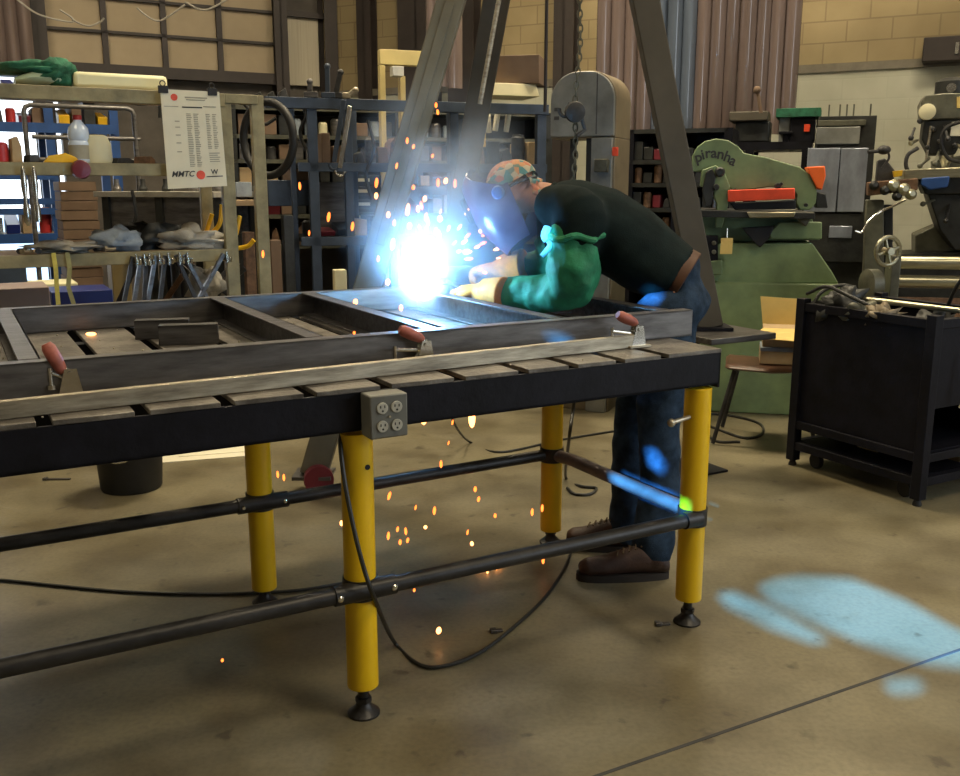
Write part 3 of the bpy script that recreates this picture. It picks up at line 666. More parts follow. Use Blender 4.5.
# the arc itself
AC = atz(424, 286, 1.03)
q = MB()
for i in range(7):
    an = i*PI*2/7; q.ball(AC+Vector((math.cos(an)*.022, math.sin(an)*.02, rnd.uniform(-.015, .04))), .026+rnd.random()*.012, n=12, m=8)
q.ball(AC, .045, .04, .055)
ao = q.build('welding_arc', M['arc']); remesh(ao, .006, 3)
tag(ao, 'blinding white welding arc on the far rail of the steel frame', 'welding arc')
pl = bpy.data.lights.new('arc_light', 'POINT'); pl.energy = 30; pl.color = (.16, .50, 1.0); pl.shadow_soft_size = .06
po = bpy.data.objects.new('arc_light', pl); COL.objects.link(po); po.location = AC + Vector((0.0, -.07, .07))
def fume(name, c, rx, ry, rz, dens, label, falloff, scale=4):
    m = bpy.data.materials.new(name); m.use_nodes = True; nt = m.node_tree; nt.nodes.clear()
    o = nt.nodes.new('ShaderNodeOutputMaterial'); v = nt.nodes.new('ShaderNodeVolumeScatter'); v.inputs['Color'].default_value = (.75, .87, 1, 1); v.inputs['Anisotropy'].default_value = .0
    tc = nt.nodes.new('ShaderNodeTexCoord'); n = nt.nodes.new('ShaderNodeTexNoise'); n.inputs['Scale'].default_value = scale; n.inputs['Detail'].default_value = 3
    nt.links.new(tc.outputs['Object'], n.inputs['Vector'])
    mr = nt.nodes.new('ShaderNodeMapRange'); mr.inputs[1].default_value = .38; mr.inputs[2].default_value = .62; nt.links.new(n.outputs['Fac'], mr.inputs[0])
    mp = nt.nodes.new('ShaderNodeMapping'); mp.inputs['Scale'].default_value = (1/rx, 1/ry, 1/rz); nt.links.new(tc.outputs['Object'], mp.inputs['Vector'])
    ln = nt.nodes.new('ShaderNodeVectorMath'); ln.operation = 'LENGTH'; nt.links.new(mp.outputs[0], ln.inputs[0])
    m2 = nt.nodes.new('ShaderNodeMapRange'); m2.interpolation_type = 'SMOOTHSTEP'; m2.inputs[1].default_value = 0; m2.inputs[2].default_value = 1; m2.inputs[3].default_value = 1; m2.inputs[4].default_value = 0; nt.links.new(ln.outputs['Value'], m2.inputs[0])
    a_ = nt.nodes.new('ShaderNodeMath'); a_.operation = 'MULTIPLY'; nt.links.new(mr.outputs[0], a_.inputs[0]); nt.links.new(m2.outputs[0], a_.inputs[1])
    b_ = nt.nodes.new('ShaderNodeMath'); b_.operation = 'MULTIPLY'; b_.inputs[1].default_value = dens; nt.links.new(a_.outputs[0], b_.inputs[0])
    nt.links.new(b_.outputs[0], v.inputs['Density']); nt.links.new(v.outputs[0], o.inputs['Volume'])
    ob = MB().ball((0, 0, 0), rx, ry, rz, n=24, m=16).build(name, m, origin=Vector((0, 0, 0))); ob.location = c
    tag(ob, label, 'fume', kind='stuff'); return ob
fume('welding_fume', AC+Vector((.08, -.03, .26)), .44, .28, .56, 5.5, 'drifting blue-lit welding fume rising above the arc', 1)
fume('arc_fume', AC+Vector((.0, -.02, .045)), .14, .12, .14, 12, 'dense white fume right around the welding arc', 1, 7)
# ================================================================== PERSON
FD = Vector((-.955, .297, 0)); LD = Vector((-.297, -.955, 0)); UP = Vector((0, 0, 1))
foot0 = Vector((.62, 3.40, 0))
pr = thing('person', 'person in dark shirt and jeans bent over the table, welding with helmet and green sleeve', 'person', Matrix.Translation(foot0))
P = atY
pel = P(672, 296, 3.50)
hipN = pel + LD*.095 + Vector((-.01, 0, -.05)); hipF = pel - LD*.10 + Vector((-.01, 0, -.05))
kneeN = P(659, 425, 3.36); anN = P(653, 548, 3.29); anN.z = .10
kneeF = P(634, 420, 3.58); anF = P(628, 525, 3.53); anF.z = .10
waist = P(680, 275, 3.50); mid = P(641, 248, 3.53); chest = P(597, 221, 3.56); shc = P(565, 206, 3.61); nk = P(546, 198, 3.66)
headc = P(514, 196, 3.72)
shN = P(578, 214, 3.40); elN = P(570, 285, 3.42); wrN = P(508, 292, 3.58)
shF = P(560, 216, 3.74); elF = P(556, 268, 3.82); wrF = P(515, 268, 3.82)
hdN = P(486, 291, 3.63); hdF = P(492, 270, 3.84)
def sec(c, axis, w_, d, side=LD):
    """elliptical section perpendicular to axis: w_ half width along side, d half depth"""
    a = Vector(axis).normalized(); s_ = (side - a*side.dot(a)).normalized(); return (c, s_*w_, a.cross(s_)*d)
def limb(q, pts, rs, n=16, k=5, flat=1.0):
    """rounded tapering limb through pts"""
    P_ = catmull(pts, k); R_ = []
    for i in range(len(P_)):
        t = i/(len(P_)-1)*(len(pts)-1); j = min(int(t), len(pts)-2); R_.append(rs[j]+(rs[j+1]-rs[j])*(t-j))
    q.tube(P_, R_, n); q.ball(P_[0], R_[0]*.98, n=14, m=8); q.ball(P_[-1], R_[-1]*.98, n=14, m=8); return q
sp = (shc-waist).normalized()
# --- body: one continuous skin surface
q = MB()
q.loft([sec(pel-sp*.10, sp, .10, .07), sec(pel, sp, .165, .10), sec(waist, sp, .14, .085), sec(mid, sp, .15, .10), sec(chest, sp, .17, .11), sec(shc, sp, .15, .085), sec(shc+sp*.05, sp, .07, .055)], 24)
limb(q, [shc, nk, headc-Vector((0, 0, 0))], [.062, .058, .06])
limb(q, [hipN, kneeN, anN], [.085, .055, .042]); limb(q, [hipF, kneeF, anF], [.085, .055, .042])
limb(q, [shN-LD*.03, shN.lerp(elN, .5), elN, elN.lerp(wrN, .4), wrN], [.06, .05, .042, .042, .03]); limb(q, [shF, elF, elF.lerp(wrF, .4), wrF], [.06, .042, .042, .03])
limb(q, [wrN, hdN], [.03, .03]); limb(q, [wrF, hdF], [.03, .03])
hu = Vector((-.40, .12, .90)); hu.normalize(); hf = (FD*.95+Vector((0, 0, -.42))); hf = (hf - hu*hf.dot(hu)).normalized(); hl = hu.cross(hf)
q.ball(headc+hu*.03, .098, .078, .108, (hf, hl, hu), n=24, m=16)          # skull
q.loft([(headc+hf*.02+hu*.0, hf*.085, hl*.068), (headc+hf*.03-hu*.06, hf*.075, hl*.058), (headc+hf*.045-hu*.105, hf*.045, hl*.038), (headc+hf*.05-hu*.115, hf*.02, hl*.02)], 18)
q.ball(headc+hf*.108-hu*.02, .018, .014, .026, (hf, hl, hu), n=10, m=8)  # nose
q.ball(headc+hf*.090-hu*.062, .014, .026, .009, (hf, hl, hu), n=10, m=6)  # lips
for s_ in (-1, 1):
    q.ball(headc+hl*s_*.076-hf*.005-hu*.005, .018, .009, .030, (hf, hl, hu), n=12, m=8)  # ear
bo = q.build('body', M['skin'], pr); remesh(bo, .008, 5)
for s_ in (-1, 1):
    MB().ball(headc+hf*.088+hl*s_*.032+hu*.012, .012, n=12, m=8).build('eye', M['paper'], pr)
# --- jeans
q = MB()
q.loft([sec(pel-sp*.12-Vector((0, 0, .02)), sp, .12, .08), sec(pel-sp*.04, sp, .175, .118), sec(waist-sp*.02, sp, .160, .096), sec(waist+sp*.015, sp, .155, .092)], 24)
limb(q, [hipN-Vector((0, 0, .01)), hipN.lerp(kneeN, .5)+Vector((.012, 0, 0)), kneeN, kneeN.lerp(anN, .5)+Vector((.012, 0, 0)), anN+Vector((.0, 0, .0))], [.112, .098, .080, .074, .074], 20)
limb(q, [hipF-Vector((0, 0, .01)), hipF.lerp(kneeF, .5), kneeF, kneeF.lerp(anF, .5), anF+Vector((.0, 0, .0))], [.112, .098, .080, .074, .074], 20)
jo = q.build('jeans', M['jeans'], pr); remesh(jo, .010, 4, .026, .09)
q = MB(); q.loft([sec(waist-sp*.025, sp, .170, .104), sec(waist+sp*.015, sp, .168, .102)], 32)
be = q.build('belt', M['belt'], pr, bevel=.004)
# --- shirt
q = MB()
q.loft([sec(waist+sp*.005, sp, .172, .105), sec(waist+sp*.06+Vector((0, 0, -.014)), sp, .182, .122), sec(mid+Vector((0, 0, -.02)), sp, .188, .140), sec(chest+Vector((0, 0, -.008)), sp, .195, .142), sec(shc, sp, .185, .112), sec(shc+sp*.045, sp, .105, .078), sec(nk-sp*.01, sp, .068, .064)], 28)
limb(q, [shc+LD*.12, shN+Vector((0, 0, .0)), P(576, 244, 3.39)], [.085, .100, .090], 20)
limb(q, [shc-LD*.12, shF, shF.lerp(elF, .55)], [.085, .095, .085], 20)
so_ = q.build('shirt', M['shirt'], pr); remesh(so_, .009, 6, .022, .16)
MB().torus(nk-sp*.005, sp, .060, .010, 24, 8).build('shirt_collar', M['shirt'], so_)
# --- green welding sleeve (near arm) and its gathered cuffs
q = MB()
a0 = P(573, 240, 3.39)
limb(q, [a0, P(572, 262, 3.39), P(571, 284, 3.41), P(548, 293, 3.48), P(522, 293, 3.55), P(508, 293, 3.58)], [.094, .096, .088, .074, .064, .060], 22)
sl = q.build('welding_sleeve', M['sleeve'], pr); remesh(sl, .007, 3, .028, .08)
ax = (a0-P(572, 270, 3.39)).normalized(); q = MB()
vs = []
for i in range(40):
    t = 2*PI*i/40; s1 = (LD-ax*LD.dot(ax)).normalized(); s2 = ax.cross(s1)
    vs.append(a0+ax*(.012+.008*math.sin(5*t))+(s1*math.cos(t)+s2*math.sin(t))*(.098+.007*math.sin(9*t)))
q.tube(vs+[vs[0]], .012, 8, False); q.build('sleeve_cuff', M['sleeve'], sl)
q = MB(); k0 = P(548, 236, 3.36); q.tube(catmull([k0+Vector((0, 0, .03)), k0+Vector((-.01, -.01, .0)), k0+Vector((.008, -.01, -.03)), k0+Vector((-.02, -.005, -.07))]), [.016]*12+[.010]*13, 8); q.build('sleeve_tie', mat('pale_tie', (.25, .5, .45), .7), sl)
q = MB(); limb(q, [shF.lerp(elF, .5), elF, elF.lerp(wrF, .5), wrF], [.088, .082, .066, .058], 20)
s2_ = q.build('welding_sleeve', M['sleeve'], pr); remesh(s2_, .008, 3, .03, .07)
# --- gloves: gauntlet, palm, five curled fingers
def glove(wr, hd, elb, down, side):
    d = (hd-wr).normalized(); n_ = (down - d*down.dot(d)).normalized(); s_ = n_.cross(d)*side
    g = thing('welding_glove', None, None, Matrix.Translation(wr)); g.parent = pr; g.matrix_parent_inverse = WM(pr).inverted()
    q = MB()
    q.loft([(wr-d*.035, s_*.050, n_*.052), (wr+d*.01, s_*.046, n_*.046), (wr+d*.045, s_*.040, n_*.034)], 18)
    q.loft([(wr+d*.035, s_*.038, n_*.030), (wr+d*.075, s_*.046, n_*.028), (wr+d*.115, s_*.044, n_*.022), (wr+d*.125, s_*.035, n_*.014)], 18)
    for i, L in enumerate((.074, .084, .078, .062)):
        b = wr+d*.105+s_*(-.033+.022*i)
        p1 = b+d*L*.42+n_*.006; p2 = p1+d*L*.12+n_*L*.42; p3 = p2-d*L*.26+n_*L*.18
        limb(q, [b, p1, p2, p3], [.0135, .013, .012, .010], 10, 4)
    b = wr+d*.055-s_*.036; limb(q, [b, b+d*.035-s_*.022+n_*.012, b+d*.062-s_*.014+n_*.036], [.016, .014, .012], 10, 4)
    o = q.build('glove_hand', M['glove'], g); remesh(o, .0045, 2)
    MB().loft([(wr-d*.082, s_*.064, n_*.064), (wr-d*.078, s_*.067, n_*.068), (wr-d*.03, s_*.060, n_*.062), (wr+d*.012, s_*.054, n_*.055), (wr+d*.015, s_*.048, n_*.049)], 26).build('gauntlet_cuff', M['glove'], g, bevel=.002)
    return g
glove(P(487, 293, 3.60), P(458, 290, 3.68), elN, Vector((-.3, .3, -1)), 1)
glove(P(506, 268, 3.80), P(476, 272, 3.86), elF, Vector((-.2, -.3, -1)), -1)
# --- belt area done; boots
def boot(heel, toe):
    d = (toe-heel).normalized(); s_ = UP.cross(d); L = (toe-heel).length
    B = thing('boot', None, None, Matrix.Translation(heel)); B.parent = pr; B.matrix_parent_inverse = WM(pr).inverted()
    q = MB()
    q.loft([(heel+d*.0+UP*.05, s_*.028, UP*.025), (heel+d*.02+UP*.058, s_*.037, UP*.040), (heel+d*L*.3+UP*.075, s_*.041, UP*.055), (heel+d*L*.5+UP*.066, s_*.043, UP*.046), (heel+d*L*.72+UP*.052, s_*.050, UP*.034), (heel+d*L*.90+UP*.048, s_*.045, UP*.030), (heel+d*L*.98+UP*.044, s_*.028, UP*.018)], 20)
    limb(q, [heel+d*.050+UP*.07, heel+d*.048+UP*.10, heel+d*.045+UP*.125], [.044, .040, .038], 18)
    o = q.build('boot_upper', M['boot'], B); remesh(o, .006, 4)
    q = MB(); n = 28; vs = []
    for z in (.001, .026):
        for i in range(n):
            t = 2*PI*i/n; x = L*.5+L*.51*math.cos(t); w_ = (.040+.012*(x/L))*abs(math.sin(t))**.6*(1 if math.sin(t) >= 0 else -1)
            vs.append(heel+d*x+s_*w_+UP*z)
    q.add(vs, [tuple(range(n))[::-1], tuple(range(n, 2*n))]+[(i, (i+1) % n, (i+1) % n+n, i+n) for i in range(n)])
    q.build('boot_sole', M['sole'], B)
    q = MB()
    for i in range(5):
        c = heel+d*(L*.30+.022*i)+UP*(.137-.008*i); q.tube([c-s_*.026-UP*.008, c+UP*.002, c+s_*.026-UP*.008+d*.008], .003, 6)
    q.build('boot_lace', M['lace'], B)
    return B
boot(atz(668, 577), atz(577, 579)); boot(atz(632, 551), atz(566, 549)+Vector((.0, .03, 0)))
# --- cap with a cloth tail
q = MB(); K = 20; rows = 9; vs = []; fs = []
hc = headc+hu*.050
for layer, off in ((0, 0.0), (1, -.004)):
    for i in range(rows):
        ph = (PI/2)*(i/(rows-1)); r = math.cos(ph)+1e-3
        for k in range(K):
            t = 2*PI*k/K; vs.append(hc+hf*((.112+off)*r*math.cos(t)-.004)+hl*((.092+off)*r*math.sin(t))+hu*((.092+off)*math.sin(ph)-.012-.014*math.cos(t)*(1-i/rows)))
for l in (0, 1):
    for i in range(rows-1):
        for k in range(K): b0 = l*rows*K; fs.append((b0+i*K+k, b0+i*K+(k+1) % K, b0+(i+1)*K+(k+1) % K, b0+(i+1)*K+k))
    fs.append(tuple(l*rows*K+(rows-1)*K+k for k in range(K)))
for k in range(K): fs.append((k, (k+1) % K, rows*K+(k+1) % K, rows*K+k))
cp = MB().add(vs, fs).build('welding_cap', M['floral'], pr)
q = MB(); q.loft([(hc-hf*.07+hu*.02, hl*.070, hu*.030), (hc-hf*.105-hu*.02, hl*.074, (hu*.6+hf*.6).normalized()*.030), (P(535, 190, 3.68), LD*.070, UP*.030), (P(545, 194, 3.67), LD*.066, UP*.026), (P(551, 198, 3.66), LD*.060, UP*.016)], 18)
nc = q.build('neck_cloth', M['floral'], cp); remesh(nc, .006, 3, .012, .03)
# --- welding helmet
he = thing('welding_helmet', None, None, Matrix.Translation(headc)); he.parent = pr; he.matrix_parent_inverse = WM(pr).inverted()
q = MB(); NT = 30; NS = 14; vs = []; fs = []
def hp(t, v, off=0.0):
    th = math.radians(-104+208*t); front = max(0, math.cos(th))
    sb = -.165-.035*front; stp = .045+.115*front**.8
    s_ = sb+(stp-sb)*v
    ex = .75; cx = abs(math.cos(th))**ex*(1 if math.cos(th) >= 0 else -1); sy = abs(math.sin(th))**ex*(1 if math.sin(th) >= 0 else -1)
    D = .185-.055*max(0, -(s_+.03)/.15)**1.5 - .05*max(0, (s_-.09)/.06)**2; W = .118-.030*max(0, -(s_+.02)/.16)**1.4
    return headc+hf*((D+off)*cx*(1 if cx > 0 else .35)-.005)+hl*((W+off)*sy)+hu*(s_)
for off in (0, -.005):
    for j in range(NS+1):
        for i in range(NT+1): vs.append(hp(i/NT, j/NS, off))
n1 = NT+1; tot = n1*(NS+1)
for l in (0, 1):
    for j in range(NS):
        for i in range(NT): b0 = l*tot+j*n1+i; fs.append((b0, b0+1, b0+n1+1, b0+n1))
for i in range(NT): fs.append((i, i+1, tot+i+1, tot+i)); fs.append((NS*n1+i, NS*n1+i+1, tot+NS*n1+i+1, tot+NS*n1+i))
for j in range(NS): fs.append((j*n1, (j+1)*n1, tot+(j+1)*n1, tot+j*n1)); fs.append((j*n1+NT, (j+1)*n1+NT, tot+(j+1)*n1+NT, tot+j*n1+NT))
q.add(vs, fs).build('helmet_shell', M['helmet'], he)
fc = headc+hf*.182+hu*.02
MB().obox(fc, hl, hf, hu, .062, .008, .052).build('lens_frame', M['black'], he, bevel=.006)
MB().obox(fc+hf*.009, hl, hf, hu, .050, .002, .040).build('dark_lens', mat('lens_glass', (.01, .03, .02), .08), he)
kc = headc-hl*(-1 if hl.dot(LD) > 0 else 1)*.116+hf*.02+hu*.025
kx = LD
MB().lathe([(.024, 0), (.026, .006), (.020, .014), (.012, .016)], kc, kx, 20).build('helmet_knob', mat('knob_blue', (.05, .12, .35), .3), he)
MB().tube([headc+hl*.1*math.cos(t)*1.0-hf*(.02+.085*math.sin(t))+hu*.03 for t in [PI*i/14 for i in range(15)]], .006, 6).build('headgear_strap', M['black'], he)
# --- torch in the near glove
tz = thing('welding_torch', 'black welding torch held in the leather glove, pointing at the arc', 'torch', Matrix.Translation(AC))
g0 = P(474, 292, 3.64)
q = MB(); q.tube(catmull([P(500, 298, 3.60), g0, P(456, 286, 3.70), P(444, 280, 3.74), AC+Vector((.04, -.03, .03))]), [.013]*17+[.010]*16, 12); q.build('torch_neck', M['black'], tz)
MB().cyl(AC+Vector((.055, -.035, .035)), AC+Vector((.025, -.02, .015)), .013, .009).build('torch_nozzle', M['bright_steel'], tz)
MB().tube(catmull([P(498, 298, 3.60), P(540, 310, 3.62), P(585, 302, 3.65), P(612, 306, 3.7), P(640, 318, 3.75), P(652, 340, 3.8)]), .011, 10).build('torch_cable', M['cable'], tz)
# ================================================================== BACKGROUND HELPERS
def pbox(fr, px0, py0, px1, py1, t0, t1, name, m, label=None, cat=None, group=None, parent=None, bevel=.004, zb=None):
    """box whose front face (local t0) spans the given picture rectangle, running back to t1"""
    s0, za = fr.sz((px0+px1)/2, py0, t0); _, zc = fr.sz((px0+px1)/2, py1, t0); s0 = fr.sz(px0, (py0+py1)/2, t0)[0]; s1 = fr.sz(px1, (py0+py1)/2, t0)[0]
    if zb is not None: zc = zb
    o = MB(fr.M).box(s0, s1, t0, t1, zc, za).build(name, M[m], parent, bevel=bevel)
    if label: tag(o, label, cat, group)
    return o
def poly(fr, pts, t): return [fr.sz(x, y, t) for x, y in pts]
# ================================================================== OLIVE RACK (left)
R1 = Frame(230, 5.5, A29)
ra = thing('storage_rack', 'olive tan steel rack with cluttered shelves at the left, hung with a poster', 'rack', R1.M)
zt_ = R1.sz(230, 94)[1]; zm = R1.sz(100, 163)[1]; zl = R1.sz(230, 249)[1]; sl0 = -3.1
sp_ = [R1.sz(230, 200)[0], R1.sz(262, 200)[0], -1.45, sl0]
for s_ in (sp_[0], sp_[2], sp_[3]):
    for t_ in (0, .55): MB(R1.M).box(s_-.035, s_+.035, t_, t_+.05, 0, zt_).build('rack_post', M['rack_olive'], ra, bevel=.003)
MB(R1.M).box(sp_[1]-.035, sp_[1]+.035, .0, .05, 0, zt_).build('rack_post', M['rack_olive'], ra, bevel=.003)
MB(R1.M).box(sl0, sp_[0], -.01, .05, zt_-.07, zt_).build('rack_beam', M['rack_olive'], ra, bevel=.003)
MB(R1.M).box(sp_[0], sp_[1], -.01, .05, zt_-.05, zt_).build('rack_beam', M['rack_olive'], ra, bevel=.003)
for z in (zm, zl): MB(R1.M).box(sl0, sp_[0], -.01, .05, z-.065, z).build('rack_beam', M['rack_olive'], ra, bevel=.003)
for z in (zt_, zm, zl): MB(R1.M).box(sl0, sp_[0], .05, .60, z-.03, z-.004).build('shelf', M['wood'], ra)
# things on the rack
def onR(px, z, t=.15):
    s_ = R1.sz(px, 200, t)[0]; return R1.w(s_, t, z)
q = MB(R1.M); s0 = R1.sz(74, 80, .05)[0]; s1 = R1.sz(168, 80, .05)[0]
q.box(s0, s1, .06, .32, zt_+.002, zt_+.085)
tag(q.build('foam_slab', M['cream'], bevel=.02), 'long cream foam slab lying on top of the olive rack', 'foam slab')
q = MB(R1.M); s0 = R1.sz(16, 75, .05)[0]; s1 = R1.sz(68, 75, .05)[0]
q.loft([((s0, .2, zt_+.03), (0, .1, 0), (0, 0, .02)), ((s0+.08, .2, zt_+.045), (0, .14, 0), (0, 0, .04)), ((s1-.05, .2, zt_+.045), (0, .14, 0), (0, 0, .04)), ((s1, .2, zt_+.03), (0, .1, 0), (0, 0, .02))], 16)
tag(q.build('plastic_tray', M['pale']), 'pale green plastic tray on top of the olive rack under the green cloth', 'tray')
def heap(name, m, c, rx, ry, rz, label, cat, seed=1, parent=None, amp=.35):
    mb = MB(); n, k = 22, 12; vs = []; fs = []
    for i in range(k+1):
        ph = PI*i/k
        for j in range(n):
            t = 2*PI*j/n; d = Vector((math.sin(ph)*math.cos(t), math.sin(ph)*math.sin(t), -math.cos(ph)))
            f = 1+amp*noise.noise(d*2.3+Vector((seed*3.1, seed, 0)))*1.6
            p = Vector((d.x*rx*f, d.y*ry*f, max(-.92*rz, d.z*rz*f))); vs.append(Vector(c)+p)
    for i in range(k):
        for j in range(n): fs.append((i*n+j, i*n+(j+1) % n, (i+1)*n+(j+1) % n, (i+1)*n+j))
    o = mb.add(vs, fs).build(name, M[m], parent); o.data.set_sharp_from_angle(angle=PI); return tag(o, label, cat) if label else o
p = onR(45, zt_+.10, .2); heap('green_cloth', 'cloth_green', p, .20, .12, .035, 'crumpled dark green cloth draped over the tray on the olive rack', 'cloth', 2)
p = onR(68, zt_+.075, .12); heap('green_cloth', 'cloth_green', p, .09, .08, .07, 'bunched end of dark green cloth beside the cream foam slab', 'cloth', 5)
# spray bottle
p = onR(84, zm, .08); bt = thing('plastic_bottle', 'clear bluish plastic bottle with red cap on the middle shelf of the olive rack', 'bottle', Matrix.Translation(p))
MB(Matrix.Translation(p)).lathe([(.048, .001), (.054, .01), (.054, .10), (.046, .115), (.054, .13), (.050, .18), (.022, .215), (.020, .222)], n=24).build('bottle_body', M['water_plastic'], bt)
MB(Matrix.Translation(p)).lathe([(.023, .222), (.023, .242), (.02, .246)], n=20).build('bottle_cap', M['red_plastic'], bt)
MB(Matrix.Translation(p)).lathe([(.0545, .02), (.0548, .022), (.0548, .09), (.0545, .092)], n=24).build('bottle_label', M['ink_light'], bt)
p = onR(102, zm, .08); jg = thing('plastic_jug', 'cream plastic jug standing next to the clear bottle on the olive rack', 'jug', Matrix.Translation(p))
q = MB(TR(p.x, p.y, p.z, A29)); q.loft([((0, 0, .001), (.066, 0, 0), (0, .045, 0)), ((0, 0, .02), (.072, 0, 0), (0, .05, 0)), ((0, 0, .10), (.068, 0, 0), (0, .048, 0)), ((0, 0, .14), (.05, 0, 0), (0, .04, 0)), ((0, 0, .148), (.035, 0, 0), (0, .03, 0))], 20); q.build('jug_body', M['carton_white'], jg)
p = onR(84, zm-.035, -.06); tag(MB(TR(p.x, p.y, p.z, A29)).lathe([(.01, -.05), (.045, -.045), (.05, 0), (.045, .045), (.01, .05)], (0, .03, 0), (0, 1, 0), 20).build('red_wheel', M['dark_red'], bevel=.002), 'dark red round knob on the shelf beam below the bottle', 'knob')
p = onR(65, zm, .06); q = MB(TR(p.x, p.y, p.z, A29)).prism([(-.09, 0), (.09, 0), (.08, .025), (.02, .05), (-.06, .035)], -.03, .03)
tag(q.build('hand_tool', M['yellow_tool'], bevel=.006), 'yellow hand tool lying left of the clear bottle on the olive rack', 'hand tool')
for i, (px, w_, h_, m, lab) in enumerate([(6, .07, .09, 'red_plastic', 'red can at the far left end of the middle rack shelf'), (20, .05, .13, 'carton_tan', 'tan carton beside the red can on the middle rack shelf'), (36, .06, .04, 'iron', 'small dark iron part on the middle rack shelf left of the yellow tool'), (125, .12, .03, 'iron', 'flat dark iron part lying right of the cream jug'), (148, .10, .04, 'rust', 'rusty flat bracket lying on the middle rack shelf near the poster')]):
    p = onR(px, zm, .1); q = MB(TR(p.x, p.y, p.z+.001, A29+.2*i)); 
    if 'can' in lab[:8]: q.lathe([(w_*.5, 0), (w_*.5, h_), (w_*.3, h_+.01)], n=18)
    else: q.prism([(-w_/2, 0), (w_/2, 0), (w_/2, h_*.6), (w_*.2, h_), (-w_*.4, h_*.9)], -.03, .04)
    tag(q.build({0: 'paint_can', 1: 'carton'}.get(i, 'iron_part'), M[m], bevel=.003), lab, {0: 'can', 1: 'box'}.get(i, 'iron part'))
p = onR(60, zl+.03, .1); heap('grey_rag', 'tarp_white', p, .17, .1, .028, 'crumpled pale grey rag on the lower shelf above the yellow straps', 'rag', 3, amp=.6)
p = onR(115, zl+.055, .2); heap('blue_cloth', 'tarp_blue', p, .13, .12, .07, 'pale blue folded cloth on the lower shelf of the olive rack', 'cloth', 4)
p = onR(188, zl+.05, .15); heap('plastic_tarp', 'tarp_white', p, .18, .12, .06, 'crumpled translucent tarp on the lower shelf near the rack post', 'tarp', 6, amp=.6)
p = onR(150, zl+.05, .3); heap('wire_bundle', 'mach_dk', p, .16, .12, .08, 'tangled bundle of dark wire on the lower shelf beside the tarp', 'wire bundle', 7, amp=.7)
for i in range(16):
    px = rnd.uniform(2, 165); p = onR(px, zl+.001, rnd.uniform(.06, .3)); L = rnd.uniform(.02, .06)
    q = MB(TR(p.x, p.y, p.z, rnd.uniform(0, 3))).cyl((0, 0, .012), (L, 0, .012), .010, n=6).cyl((-.012, 0, .016), (0, 0, .016), .016, n=6)
    tag(q.build('bolt', M['bright_steel' if i % 2 else 'iron']), 'loose steel bolt lying on the lower shelf of the olive rack', 'bolt', 'loose bolts on the lower rack shelf')
# straps
for i, (xa, m, lab) in enumerate([(54, 'strap', 'yellow strap hanging from the lower rack shelf, the left one of the pair'), (68, 'strap_g', 'olive yellow strap hanging from the lower rack shelf, the right one of the pair')]):
    s_ = R1.sz(xa, 260, -.03)[0]; q = MB(R1.M)
    pts = [(s_, -.025, zl+.01), (s_+.004, -.04, zl-.07), (s_-.012*i, -.045, zl-.17), (s_+.02*i, -.04, zl-.32), (s_+.03*i, -.035, zl-.46)]
    for a_, b_ in zip(pts, pts[1:]): q.bar(a_, b_, .022, .004, (0, 1, 0))
    tag(q.build('strap', M[m]), lab, 'strap', 'straps hanging from the rack')
# bar clamps hanging
for i, (xa, xb, m) in enumerate([(133, 118, 'iron'), (141, 129, 'mill_steel'), (146, 141, 'iron'), (156, 142, 'mill_steel'), (165, 156, 'iron'), (176, 203, 'iron'), (184, 216, 'mill_steel'), (223, 186, 'mill_steel')]):
    s_ = R1.sz(xa, 262, -.05)[0]; s2 = R1.sz(xb, 300, -.05)[0]; zz = zl-.02
    t = thing('bar_clamp', 'steel bar clamp hanging at a slant from the lower shelf of the olive rack', 'clamp', R1.M @ Matrix.Translation((s_, -.05, zz-.4)), 'bar clamps hanging from the rack')
    MB(R1.M).bar((s_, -.05-.012*i % .03, zz), (s2, -.06, zz-.36), .02, .034, (0, 1, 0)).build('clamp_bar', M[m], t, bevel=.001)
    MB(R1.M).bar((s_, -.05, zz-.02), (s_+.03, -.12, zz-.03), .012, .03, (0, 0, 1)).build('clamp_jaw', M['chrome'], t, bevel=.002)
    MB(R1.M).cyl((s_+.01, -.10, zz+.015), (s_+.012, -.10, zz-.05), .007, n=10).build('clamp_screw', M['chrome'], t)
    MB(R1.M).bar((s2, -.06, zz-.33), (s2+.035, -.12, zz-.33), .012, .03, (0, 0, 1)).build('clamp_jaw', M['black'], t, bevel=.002)
# glass light fitting / air gauge hanging by the left
s_ = R1.sz(29, 190, -.05)[0]; z = zm-.02
for k in (0, 1):
    tag(MB(R1.M).lathe([(.006, -.30+.03*k), (.016, -.28), (.016, -.2), (.008, -.18), (.016, -.1), (.012, -.02), (.006, 0)], (s_-.02+.05*k, -.05, z), (0, 0, 1), 12).build('air_fitting', M['chrome']), ['chrome air tool hanging under the middle rack beam, left one', 'chrome air tool hanging under the middle rack beam, right one'][k], 'air tool', 'air tools hanging from the rack')
